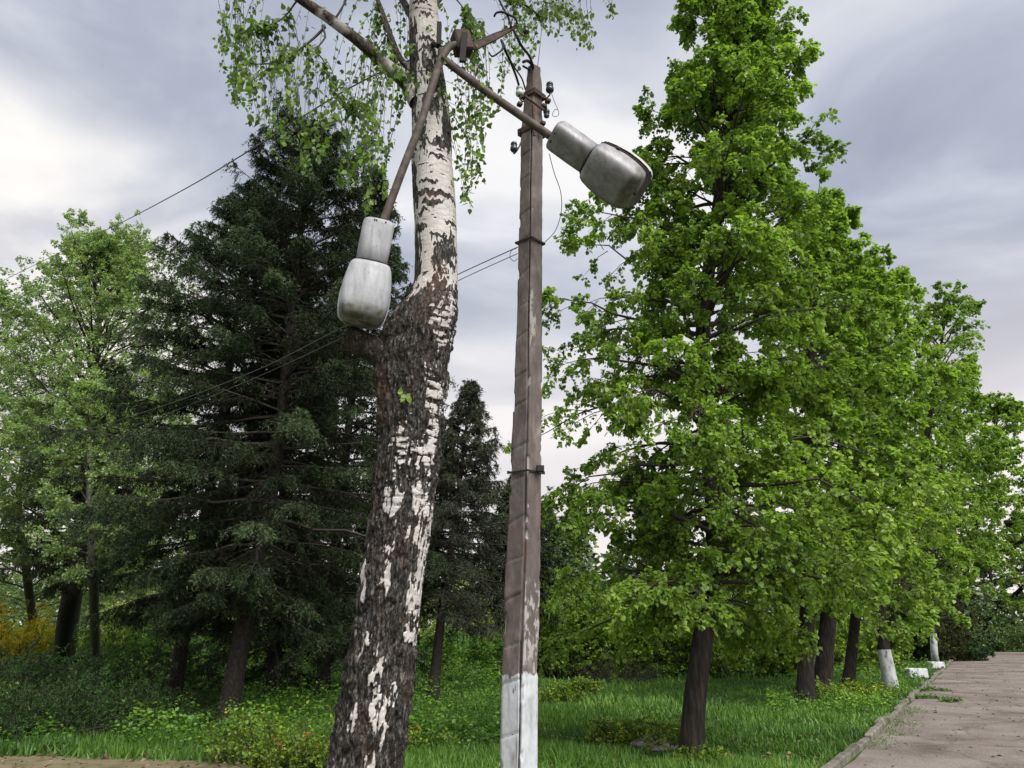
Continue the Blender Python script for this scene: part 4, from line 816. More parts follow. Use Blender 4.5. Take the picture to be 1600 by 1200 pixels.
def lamp_head(p0, p1, mtl, roll, latch, wscale=1.0):
    """gear housing then shell along the axis p0->p1; the milky bowl is on the side turned away"""
    ax = (p1 - p0); Ln = ax.length; ax.normalize()
    tocam = (Vector((0, 0, CAMH)) - (p0 + p1) / 2).normalized(); back = (tocam - ax * tocam.dot(ax)).normalized(); back = Matrix.Rotation(roll, 3, ax) @ back; side = ax.cross(back)
    root = bpy.data.objects.new('lamp_head', None); COL.objects.link(root); root.parent = lamp; root.location = Vector(p0) - Vector(ll); loc = np.array(p0)
    def loft(st, k=56, pw=4.0, half=None):
        a = np.arange(k) * 2 * PI / k; rows = []
        for s, wx, wy, oy in st:
            c, s_ = np.cos(a), np.sin(a); q = (np.abs(c) ** pw + np.abs(s_) ** pw) ** (-1 / pw)
            rows.append(np.array(p0)[None] + np.array(ax)[None] * s + np.outer(q * c * wx, np.array(side)) + np.outer(q * s_ * wy + oy, np.array(back)))
        V = np.array(rows).reshape(-1, 3); n = len(st); i = np.arange(n - 1)[:, None] * k; j = np.arange(k)[None]; j2 = (j + 1) % k
        return V, [np.stack([i + j, i + j2, i + k + j2, i + k + j], -1).reshape(-1, 4), np.arange(k)[None, ::-1], (np.arange(k) + (n - 1) * k)[None]]
    g0 = Ln * .44; W1 = .128 * wscale; W2 = .186 * wscale
    V, F = loft([(-.005, W1 * .80, .060, 0), (.0, W1 * .90, .078, 0), (.012, W1 * .97, .088, 0), (.04, W1 * 1.0, .094, 0), (g0 * .6, W1 * 1.0, .098, 0), (g0 + .03, W1 * .96, .098, 0)], pw=3.2)
    n = len(V); build('gear_housing', V, F, mtl, root, pattr={'grime': np.zeros(n)}, loc=loc)
    S = [(0, .72, .078), (.008, .78, .092), (.03, .84, .110), (.10, .91, .128), (.25, .98, .140), (.50, 1.04, .148), (.70, 1.03, .146), (.86, .97, .136), (.94, .90, .118), (.98, .81, .096), (1.0, .70, .074)]
    Ls = Ln - g0; st = []
    for q in np.linspace(0, 1, 40):
        st.append((g0 + Ls * q, W2 * np.interp(q, [a[0] for a in S], [a[1] for a in S]), np.interp(q, [a[0] for a in S], [a[2] for a in S]), 0.0))
    # shell: half that faces up/back, bowl: the other half
    k = 64; V, F = loft(st, k, 3.6)
    q = np.repeat(np.linspace(0, 1, 40), k); gr = sstep(.74, .86, q); rel = (V - np.array((p0))) @ np.array(back)
    # cut into shell and bowl by position along back axis
    Fq = F[0]; cenF = V[Fq].mean(1); rb_ = (cenF - np.array(p0)) @ np.array(back); sh = rb_ > -.055
    build('shell', V, [Fq[sh], F[1], F[2]], mtl, root, pattr={'grime': gr}, loc=loc)
    Vb = V + np.outer((rel < 0) * rel * .55, np.array(back)) + (V - (np.array(p0) + np.outer((V - np.array(p0)) @ np.array(ax), np.array(ax)))) * (.05 if latch else -.03) + np.outer(np.where(q > .6, (q - .6) * (.09 if latch else 0), 0), np.array(ax))
    build('glass_bowl', Vb, [Fq[~sh]], M['lens'], root, loc=loc)
    # rim bead round the parting line
    ring = []
    for t in np.linspace(0, 1, 22): ring.append((g0 + Ls * (.02 + .96 * t), 1))
    for t in np.linspace(1, 0, 22): ring.append((g0 + Ls * (.02 + .96 * t), -1))
    pts = []
    for s, sg in ring:
        wv = W2 * np.interp((s - g0) / Ls, [a[0] for a in S], [a[1] for a in S]) * 1.005; pts.append(p0 + ax * s + side * sg * wv + back * (-.055))
    pts.append(pts[0]); rbm = MB(); rbm.tube(pts, .0075, 8); rbm.build('rim', M['black'] if latch else mtl, root, smooth=True, loc=loc)
    # black band standing in for the shaded gap between hood and housing
    V, F = loft([(g0 - .004, W1 * 1.01 + .004, .102, 0), (g0 + .004, W1 * 1.01 + .004, .102, 0)], pw=3.2); build('gap_shade', V, F, M['black'], root, loc=loc)
    b = MB(); q0 = p0 + ax * (Ln - .035) + back * .055 - side * (.0 if not latch else .02); b.box(q0 + ax * .03, (.05, .035, .03), ax.to_track_quat('X', 'Z').to_matrix().to_4x4(), bev=.005); b.build('latch', M['rust'], root, loc=loc)
    b = MB(); q0 = p0 + ax * (g0 + Ls * .32) - side * W2 * 1.03 - back * .05; b.box(q0, (.03, .03, .02), ax.to_track_quat('X', 'Z').to_matrix().to_4x4(), bev=.004); b.build('hinge', M['rust'], root, loc=loc); b = MB(); q0 = p0 + ax * (g0 + Ls * .36) + side * W2 * 1.03 - back * .05; b.box(q0, (.04, .03, .02), ax.to_track_quat('X', 'Z').to_matrix().to_4x4(), bev=.004); b.build('hinge', M['rust'], root, loc=loc)
    for sx_ in (-.05, .02, .035):
        b = MB(); q0 = p0 + ax * .03 + side * sx_ + back * .092; b.tube([q0, q0 + back * .006], .006, 8); b.build('screw', M['black'], root, loc=loc)
    return root
h1 = lamp_head(P(592, 349, LD), P(563, 503, LD - .02), M['lamp_a'], 0.0, False, .95)
h1['label'] = 'pale grey lamp head hanging straight down on the left arm'
h2 = lamp_head(P(866, 209, LD + .06), P(994, 301, LD + .10), M['lamp_b'], R(26), True, 1.0)
h2['label'] = 'darker bare metal lamp head pointing down to the right'

# ------------------------------------------------------------------ wires
def wire(name, label, pts, r, cat='wire', group=None, m='wire', n=40):
    b = MB(); b.tube(catmull(pts, n), r, 6); o = b.build(name, M[m], smooth=True); return tag(o, label, cat, group)
gw = 'overhead wires running to the left'
wire('overhead_wire', 'single wire rising from the far left towards the birch top', [P(-60, 470, 30), P(150, 367, 16), P(205, 340, 13), P(300, 289, 10), P(387, 237, 8.2), P(560, 130, 6.6), P(735, 58, 5.4)], .0085, group=gw)
wire('overhead_wire', 'upper of two parallel wires from the concrete pole past the dark spruces', [P(809, 386, 5.97), P(717, 428, 6.6), P(600, 484, 7.6), P(530, 514, 8.3), P(390, 583, 10.2), P(200, 652, 12.5), P(-100, 740, 16)], .0045, group=gw)
wire('overhead_wire', 'lower of two parallel wires from the concrete pole past the dark spruces', [P(809, 396, 5.97), P(717, 438, 6.6), P(600, 496, 7.6), P(530, 530, 8.3), P(390, 594, 10.2), P(215, 663, 12.5), P(-100, 770, 16)], .0035, group=gw)
wire('loose_wire', 'thin loose wire curving down the right side of the concrete pole', [P(858, 240, 5.6), P(866, 270, 5.7), P(876, 300, 5.8), P(877, 330, 5.85), P(868, 360, 5.9), P(850, 380, 5.95)], .0035)
wire('loose_wire', 'short curled wire end beside the pole top insulator', [P(860, 140, 5.9), P(866, 158, 5.9), P(873, 175, 5.9), P(870, 182, 5.9), P(863, 180, 5.9), P(867, 171, 5.9), P(872, 172, 5.9)], .003)
wire('loose_wire', 'small wire loop beside the pole below the two line wires', [P(807, 388, 5.95), P(799, 392, 5.95), P(797, 402, 5.95), P(803, 408, 5.95), P(809, 404, 5.95)], .003)
wire('drop_wire', 'fine straight wire rising from the concrete pole top', [P(840, 104, 6.0), P(845, 60, 6.1), P(850, 0, 6.3), P(856, -80, 6.6)], .0035)
gc = 'black cables slung between lamp box and pole'
for lb, pts, r in (('black cable arching from the cross arm to the pole top', [(802, 46, 5.42), (808, 58, 5.44), (815, 72, 5.5), (826, 86, 5.7), (832, 100, 5.9), (833, 110, 5.97)], .012),
                   ('black cable dropping from the cross arm to the white insulator', [(783, 62, 5.42), (788, 76, 5.45), (797, 95, 5.6), (806, 118, 5.8), (811, 134, 5.88)], .011),
                   ('thinner black cable beside the white insulator', [(786, 66, 5.42), (793, 85, 5.5), (803, 104, 5.7), (815, 122, 5.85), (821, 140, 5.9)], .008),
                   ('black cable crossing above the cross arm', [(778, -5, 5.5), (785, 10, 5.45), (793, 25, 5.4), (799, 42, 5.4)], .010),
                   ('black cable looped over the cross arm end', [(772, 26, 5.45), (776, 20, 5.42), (786, 19, 5.4), (797, 24, 5.38), (806, 29, 5.38), (808, 38, 5.4)], .010),
                   ('dangling black cable end below the cross arm', [(785, 68, 5.42), (785, 77, 5.4), (777, 84, 5.4), (769, 88, 5.4), (764, 82, 5.4)], .008)):
    wire('cable', lb, [P(*p) for p in pts], r, 'cable', gc, 'black', 24)

# ------------------------------------------------------------------ spruces
GS = 'dark spruces behind the birch'
SPR = [(0, 2.5), (.12, 2.9), (.3, 2.9), (.6, 2.6), (.8, 1.8), (.92, 1.1), (1, .12)]
spruce('spruce_tree', 'tallest dark spruce just left of the birch, its top among birch leaves', [G(352, 1137), P(385, 960, 14.7), P(432, 720, 14.8), P(455, 480, 14.9), P(478, 300, 15.0), P(487, 188, 15.0)], .165, SPR, .165, 31, 6, 28, 7, 10, .066, .018, M['spruce'], 1, GS)
spruce('spruce_tree', 'broad dark spruce left of the tallest one with a spiky bare tip', [G(268, 1118), P(292, 960, 16.3), P(340, 700, 16.5), P(372, 480, 16.6), P(400, 283, 16.6)], .14, [(0, 1.9), (.15, 2.5), (.4, 2.6), (.6, 2.3), (.85, 1.3), (.95, .5), (1, .1)], .175, 27, 6, 28, 7, 10, .068, .019, M['spruce'], 2, GS)
spruce('spruce_tree', 'dark spruce behind the birch trunk, seen through the fork of lamp and bark', [G(503, 1088), P(520, 900, 22), P(548, 640, 22), P(575, 400, 22), P(590, 262, 22)], .17, [(0, 3.2), (.2, 3.4), (.5, 2.7), (.75, 1.6), (1, .15)], .08, 38, 6, 20, 5, 9, .09, .028, M['spruce'], 3, GS)
spruce('spruce_tree', 'thin sparse spruce between the birch and the concrete pole', [G(676, 1093), P(690, 960, 21), P(710, 820, 21), P(726, 690, 21), P(737, 592, 21)], .13, [(0, 2.5), (.25, 2.4), (.45, 1.9), (.6, 1.4), (1, .1)], .24, 27, 6, 18, 5, 8, .080, .022, M['spruce_dry'], 4, GS, sparse=.9)
spruce('spruce_tree', 'drooping spruce at the left edge of the dark group, leaning trunk', [G(95, 1045), P(105, 960, 25), P(135, 800, 25), P(160, 640, 25), P(190, 560, 25)], .30, [(0, 2.3), (.3, 2.3), (.6, 1.6), (1, .2)], .30, 16, 6, 18, 5, 8, .10, .030, M['spruce'], 5, GS)
spruce('spruce_tree', 'shaded spruce filling the gap behind the broad and the tallest spruce', [G(425, 1085), P(435, 900, 22.5), P(445, 700, 22.5), P(455, 500, 22.5), P(460, 380, 22.5)], .15, [(0, 3.4), (.3, 3.2), (.6, 2.2), (1, .2)], .06, 32, 6, 18, 5, 9, .10, .032, M['spruce'], 6, GS)
spruce('spruce_tree', 'low dense spruce behind the foot of the thin sparse one', [G(640, 1075), P(645, 900, 25), P(655, 760, 25), P(660, 650, 25)], .13, [(0, 2.8), (.3, 2.8), (.6, 1.8), (1, .2)], .42, 18, 6, 18, 5, 8, .10, .032, M['spruce'], 7, GS)
spruce('spruce_tree', 'low dark spruce directly behind the concrete pole', [G(800, 1068), P(803, 950, 27), P(806, 840, 27), P(808, 740, 27)], .12, [(0, 1.9), (.3, 1.9), (.6, 1.3), (1, .2)], .34, 18, 6, 18, 4, 8, .11, .034, M['spruce'], 8, GS)
# ------------------------------------------------------------------ lindens along the road
GL = 'lindens in a row along the road'
asym1 = lambda az, tt: 1 - .05 * np.cos(az) - .14 * np.clip(-np.sin(az), 0, 1) * (tt < .3) 
leafy_tree('linden_tree', 'nearest linden with a forked dark trunk standing in the lawn by the road', 'linden tree', [G(1081, 1196), P(1085, 1100, 10.6), P(1098, 1000, 10.6), P(1118, 860, 10.55), P(1108, 700, 10.5), P(1098, 520, 10.6), P(1120, 330, 10.7), P(1150, 130, 10.8), P(1165, -40, 10.9), P(1165, -100, 10.9)], .142,
           [(0, 2.6), (.10, 2.75), (.35, 2.7), (.47, 2.6), (.57, 2.0), (.72, 1.6), (.9, 1.2), (1, .6)], .125, 220, 12, 7, 11, .060, M['linden'], M['bark'], 11, GL, el=(55, 7), droop=.42, asym=asym1, k1=8, clear=1.5, inner=.36)
def linden(label, base, Dn, topx, topy, r0, Rm, seed, n1=70, n2=10, n3=6, nl=6, ls=.11, white=None, name='linden_tree', t0=.2, el=(55, 5), leafm=None, prof=None, xm=None):
    b_ = G(*base); D = b_.y; tp = P(topx, topy, D)
    mid = b_.lerp(tp, .5) + Vector(((xm or 0), 0, 0))
    return leafy_tree(name, label, 'linden tree', [b_, b_.lerp(mid, .5), mid, mid.lerp(tp, .5), tp], r0, prof or [(0, Rm * .9), (.25, Rm), (.6, Rm), (.85, Rm * .8), (1, Rm * .4)], t0, n1, n2, n3, nl, ls, leafm or M['linden'], M['bark'], seed, GL, el=el, droop=.25, white=white, l2=.42, inner=.25)
linden('second linden with a thick plain trunk behind the nearest one', (1258, 1101), 19, 1275, 350, .19, 2.7, 12, n1=96, n2=12, nl=7, ls=.115)
linden('third linden with an ivy dark double trunk close behind the second', (1284, 1086), 21, 1340, 418, .24, 2.5, 13, n1=84, n2=11, nl=7, ls=.115)
linden('fourth linden with a slim straight trunk', (1325, 1075), 24, 1392, 448, .17, 2.3, 14, n1=80, n2=11, nl=7, ls=.12)
linden('open crowned linden reaching out over the road against the sky', (1392, 1050), 31, 1480, 478, .20, 3.6, 15, n1=56, n2=12, nl=6, ls=.12, el=(60, 25), t0=.3)
linden('linden with a rounded crown above the brown thuja', (1432, 1033), 44, 1490, 590, .24, 4.0, 16, t0=.32, n1=80, n2=12, nl=7, ls=.15)
linden('farthest linden of the row by the bend of the road', (1482, 1024), 52, 1562, 640, .26, 4.8, 17, t0=.27, n1=80, n2=12, nl=7, ls=.18)
leafy_tree('whitewashed_tree', 'slim leaning tree with a whitewashed trunk beside the kerb', 'tree', [G(1393, 1078), P(1387, 1045, 23.5), P(1379, 1000, 23.5), P(1372, 900, 23.5), P(1370, 800, 23.6)], .20, [(0, 1.6), (.5, 1.9), (1, .4)], .45, 22, 8, 5, 6, .12, M['linden'], M['bark'], 18, white=1.1, el=(50, 5), flare=.12)
leafy_tree('whitewashed_tree', 'far tree with a whitewashed trunk behind the white kerb blocks', 'tree', [G(1463, 1038), P(1460, 1020, 40), P(1458, 960, 40), P(1462, 880, 40), P(1466, 800, 40)], .16, [(0, 1.6), (.5, 2.2), (1, .6)], .35, 26, 8, 5, 6, .16, M['linden'], M['bark'], 19, white=1.5, el=(50, 5), flare=.1)
# ------------------------------------------------------------------ pale trees on the left
GP = 'pale green trees beyond the spruces on the left'
def pale(label, pts, r0, prof, seed, n1, n2, n3, nl, ls, t0=.3, el=(65, 30), m='paleleaf', name='poplar_tree', cat='poplar tree', g=GP, hang=.2):
    return leafy_tree(name, label, cat, pts, r0, prof, t0, n1, n2, n3, nl, ls, M[m], M['palebark'], seed, g, el=el, droop=.12, hang=hang, tmpl=LEAF_OVAL, lw=1.3, varb=.35)
pale('tall pale green poplar at the left with an open feathery crown', [G(105, 1035), P(125, 850, 28), P(142, 650, 28), P(152, 530, 28), P(165, 415, 28)], .34, [(0, 3.6), (.3, 4.8), (.6, 5.0), (.8, 4.4), (1, 1.8)], 21, 135, 16, 7, 12, .085, .2, (60, 16))
pale('smaller bright green tree in front of the tall poplar', [G(150, 1060), P(146, 900, 22), P(140, 760, 22), P(140, 612, 22)], .16, [(0, 1.4), (.4, 1.9), (.8, 1.3), (1, .4)], 22, 54, 13, 6, 7, .075, .33, (55, 22))
pale('pale poplar cut by the left frame edge', [G(-70, 1035), P(-50, 800, 28), P(-20, 620, 28), P(-5, 470, 28)], .3, [(0, 3.6), (.4, 4.4), (.8, 3.0), (1, .7)], 23, 70, 14, 7, 7, .09, .12, (60, 20))
pale('low spreading pale tree at the far left behind the yellow bush', [G(60, 1030), P(40, 880, 31), P(30, 760, 31), P(60, 640, 31)], .22, [(0, 3.4), (.5, 3.6), (1, .8)], 24, 56, 13, 6, 7, .10, .12, (50, 10))
pale('pale tree showing behind the lower spruce branches', [G(215, 1030), P(225, 860, 34), P(240, 740, 34), P(255, 620, 34)], .22, [(0, 3.2), (.5, 3.4), (1, .8)], 25, 50, 12, 6, 7, .11, .12, (50, 10))
# ------------------------------------------------------------------ far trees
GF = 'far trees closing the view'
far0 = leafy_tree('far_tree', 'dull green far tree right of the concrete pole', 'tree', [G(890, 1008), P(892, 900, 85), P(893, 850, 85), P(894, 795, 85)], .3, [(0, 3.5), (.4, 3.4), (.8, 2.0), (1, .6)], .1, 46, 8, 5, 5, .34, M['far'], M['bark'], 41, GF, tmpl=LEAF_OVAL, lw=1.4, el=(60, 15))
far1 = spruce('far_conifer', 'brownish far conifer just right of the concrete pole', [G(858, 1008), P(858, 900, 85), P(857, 778, 85)], .3, [(0, 3.2), (.4, 2.6), (1, .3)], .05, 20, 6, 9, 3, 6, .3, .10, M['spruce_dry'], 42, GF, hangl=.5)
far1['category'] = 'conifer tree'
def place(src, label, px, D, h, rz, wx=1.0):
    o = copy_tree(src); q = P(px, 985, D); o.location = (q.x, D, 0); o.rotation_euler = (0, 0, rz)
    s = h / ((P(894, 795, 85).z) if src is far0 else P(857, 778, 85).z); o.scale = (s * wx, s * wx, s); o['label'] = label; return o
FT = [(far1, 'far conifer with its tip showing at the edge of the concrete pole', 838, 80, 14, 1), (far0, 'low far tree between the pole and the nearest linden', 925, 80, 11.5, 2), (far0, 'far tree low behind the drooping linden branches', 965, 90, 13, 3),
      (far0, 'far tree hidden low behind the nearest linden crown', 1020, 75, 12, 4), (far0, 'far tree behind the nearest linden trunk', 1090, 80, 13, 5), (far0, 'far tree behind the second linden', 1170, 80, 14, 6),
      (far0, 'far tree behind the third linden', 1260, 85, 14, 7), (far0, 'far tree behind the foot of the sparse spruce', 735, 60, 8, 1.4), (far1, 'far conifer seen past the sparse spruce', 770, 75, 11, 2.2), (far0, 'far tree left of the sparse spruce trunk', 660, 62, 9, 3.3),
      (far1, 'far conifer behind the middle spruce trunks', 600, 70, 12, 4.1), (far0, 'far tree behind the tallest spruce', 500, 62, 10, 4.9), (far0, 'far tree behind the broad spruce', 400, 60, 10, 5.7), (far1, 'far conifer behind the broad spruce trunk', 320, 65, 12, .4), (far0, 'far tree behind the drooping left spruce', 220, 60, 10, .9),
      (far0, 'far tree behind the poplar trunk', 110, 60, 11, 1.7), (far0, 'far tree at the far left behind the yellow bush', 0, 58, 10, 2.9), (far0, 'tall thin far tree above the bend of the road', 1560, 95, 17, 3.9), (far1, 'far conifer at the right picture edge', 1592, 85, 12, 5.1), (far0, 'low far tree left of the bend of the road', 1525, 100, 12, 6.0),
      (far0, 'far tree rising at the right frame edge above the road', 1640, 80, 17, 2.1), (far0, 'far tree filling the gap beyond the kerb row', 1490, 90, 13, .2), (far0, 'far tree in the gap right of the thuja', 1440, 85, 13, 3.0), (far0, 'far tree behind the fourth linden trunk', 1350, 80, 13, 4.4)]
for s_, lb, px, D, h, rz in FT: place(s_, lb, px, D, h, rz, 1.15)
# ------------------------------------------------------------------ shrubs and beds
def gx(px, py): p = G(px, py); return (p.x, p.y)
shrub('juniper_shrub', 'dark juniper thicket filling the lower left corner', 'juniper shrub', gx(40, 1150), 2.3, 1.3, 1.05, 70, 18, 26, .06, M['juniper'], 51, NEEDLE, .28, group='low junipers on the left', lower=.02)
shrub('juniper_shrub', 'brown tinged juniper right of the corner thicket', 'juniper shrub', gx(185, 1135), 1.5, 1.2, .95, 46, 18, 26, .06, M['juniper'], 52, NEEDLE, .28, group='low junipers on the left', lower=.02)
shrub('juniper_shrub', 'long dark juniper bank under the broad spruce', 'juniper shrub', gx(150, 1090), 3.6, 1.4, 1.35, 90, 16, 24, .075, M['juniper'], 53, NEEDLE, .28, group='low junipers on the left', lower=.02)
shrub('juniper_shrub', 'dark juniper behind at the left frame edge', 'juniper shrub', gx(-40, 1100), 3.0, 1.4, 1.5, 70, 16, 22, .075, M['juniper'], 54, NEEDLE, .28, group='low junipers on the left', lower=.02)
shrub('thuja_shrub', 'big brown green thuja beside the road', 'thuja', gx(1440, 1033), 2.6, 2.0, 4.6, 90, 20, 22, .16, M['thuja'], 55, NEEDLE, .4, lower=.08)
shrub('thuja_shrub', 'low dark round thuja spilling onto the road end', 'thuja', gx(1488, 1032), 1.8, 1.5, 1.1, 50, 18, 22, .13, M['juniper'], 56, NEEDLE, .4, lower=.02)
shrub('forsythia_bush', 'yellow flowering bush at the far left', 'bush', gx(15, 1045), 2.2, 1.6, 3.2, 60, 18, 16, .10, M['yellowbush'], 57)
shrub('lilac_bush', 'bright yellow green bush behind the sparse spruce', 'bush', gx(735, 1036), 2.8, 1.6, 5.6, 50, 16, 14, .12, M['brightbush'], 58, group='bright bushes in the gaps')
shrub('lilac_bush', 'bright bush between the left spruces', 'bush', gx(165, 1035), 2.4, 1.6, 5.0, 46, 16, 14, .12, M['brightbush'], 59, group='bright bushes in the gaps')
GB = 'green bushes between the pole and the nearest linden'
shrub('lilac_bush', 'green bush close to the right side of the pole', 'bush', gx(885, 1060), 1.8, 1.5, 4.2, 50, 18, 14, .10, M['linden'], 60, LEAF_HEART, group=GB)
shrub('lilac_bush', 'green bush halfway between pole and linden trunk', 'bush', gx(955, 1058), 2.0, 1.5, 3.8, 50, 18, 14, .10, M['linden'], 61, LEAF_HEART, group=GB)
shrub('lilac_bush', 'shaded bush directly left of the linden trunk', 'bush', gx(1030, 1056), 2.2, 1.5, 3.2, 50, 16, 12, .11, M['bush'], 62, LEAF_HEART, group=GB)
shrub('dry_bush', 'dark bare twig heap at the lawn edge behind the linden', 'bush', gx(970, 1066), 1.3, .8, 1.1, 60, 10, 3, .05, M['thuja'], 63)
shrub('lilac_bush', 'bush between the linden trunk and the second linden', 'bush', gx(1165, 1058), 2.4, 1.4, 3.0, 50, 16, 12, .11, M['bush'], 64, LEAF_HEART, group=GB)
shrub('lilac_bush', 'bush behind the group of dark trunks on the right', 'bush', gx(1300, 1045), 3.0, 1.6, 3.4, 50, 16, 12, .13, M['bush'], 65, LEAF_HEART, group=GB)
shrub('lilac_bush', 'leafy bush at the foot of the whitewashed leaning tree', 'bush', gx(1360, 1052), 1.8, 1.4, 2.4, 40, 14, 12, .13, M['bush'], 66, LEAF_HEART, group=GB)
GW = 'yellow green garden plants in front of the spruces'
W_ = [('leafy yellow green spirea right beside the birch foot', 430, 1190, .75, .55, .62, None), ('small light green plant left of the birch foot with red flowers', 470, 1205, .5, .4, .42, ('red', 14, .05)), ('light green plant below the tallest spruce', 385, 1165, .5, .4, .45, None), ('weedy plant with yellow flowers at the birch right side', 655, 1175, .5, .3, .22, ('red', 10, .045)),
      ('yellow flowering weed around the grey stone', 975, 1165, .5, .4, .40, ('yellow', 24, .035)), ('yellow flowering weed right of the grey stone', 1040, 1172, .5, .4, .40, ('yellow', 22, .035)), ('green weed tuft at the foot of the linden trunk', 1095, 1200, .35, .3, .20, None), ('yellow flowering weed near the right side of the pole', 865, 1098, .7, .5, .35, ('yellow', 16, .04)),
      ('weed with yellow flowers left of the second linden trunk', 900, 1085, .8, .5, .40, ('yellow', 16, .045)), ('leafy weed between second linden and kerb', 1300, 1098, .8, .8, .50, ('yellow', 12, .05)), ('leafy weed beside the kerb before the leaning tree', 1345, 1100, .8, .8, .45, ('yellow', 14, .05))]
for i, (lb, x, y, rx, ry, h, fl) in enumerate(W_):
    shrub('garden_plant', lb, 'plant', gx(x, y), rx, ry, h, 26, 9, 9, .055 if y > 1150 else .075, M['bush'], 80 + i, group=GW, flowers=(M[fl[0]], fl[1], fl[2]) if fl else None)
# ground cover: leafy undergrowth under the spruces, uncountable
def cover():
    rng = np.random.default_rng(200); Ps, As, Vs, Sz = [], [], [], []
    def patch(n, xr, yr, h, s, v0, fn=None):
        px = rng.uniform(*xr, n); py = rng.uniform(*yr, n); a = (px - 800) / FPX; b = (600 - py) / FPX; dz = _s + b * _c; t = -CAMH / dz; x = a * t; y = (_c - b * _s) * t
        hh = fbm(np.stack([x * 1.6, y * 1.6, 0 * x], -1), 3, 7); hgt = h * sstep(.35, .7, hh) * rng.uniform(.1, 1, n) ** .6
        keep = (hh > .38) & (((x - RE.x) * RN.x + (y - RE.y) * RN.y) < -.25); Ps.append(np.stack([x, y, hgt], 1)[keep]); Vs.append(np.clip(v0 + (hh - .5) * 1.2 + rng.uniform(-.3, .3, n), 0, 1)[keep]); Sz.append(np.full(keep.sum(), s))
    patch(26000, (-60, 800), (1062, 1180), .55, .075, .45)
    patch(16000, (150, 800), (1050, 1075), .75, .10, .60)
    patch(9000, (800, 1400), (1040, 1064), .45, .10, .35)
    patch(7000, (1200, 1420), (1066, 1120), .35, .07, .5)
    patch(5000, (1300, 1500), (1030, 1066), .35, .12, .4)
    Pl = np.vstack(Ps); v = np.concatenate(Vs); sz = np.concatenate(Sz); m = len(Pl)
    A = rng.normal(size=(m, 3)); A[:, 2] = np.abs(A[:, 2]) * .4; V, F, fv = leaves(Pl, A, rng.normal(size=(m, 3)) * .4 + np.array([0, 0, 1.]), sz * rng.uniform(.6, 1.2, m), LEAF_OVAL, v, 1.25)
    tag(build('ground_cover', V, [F], M['weed'], fattr={'var': fv}, smooth=False), 'leafy green undergrowth spreading under the spruces and along the kerb', 'ground cover', kind='stuff')
    # little yellow flowers
    i = rng.choice(m, 420, replace=False); Pf = Pl[i] + np.array([0, 0, .10]); fb = MB()
    for k in range(4):
        an = k * PI / 2; A = np.tile([math.cos(an), math.sin(an), .3], (len(Pf), 1)); V, F, _ = leaves(Pf, A, np.tile([0, 0, 1.0], (len(Pf), 1)), .028, LEAF_OVAL, np.zeros(len(Pf)), 1.6); fb.add(V, [F])
    tag(fb.build('wildflowers', M['yellow']), 'tiny yellow wildflowers dotted through the undergrowth', 'flowers', kind='stuff')
cover()
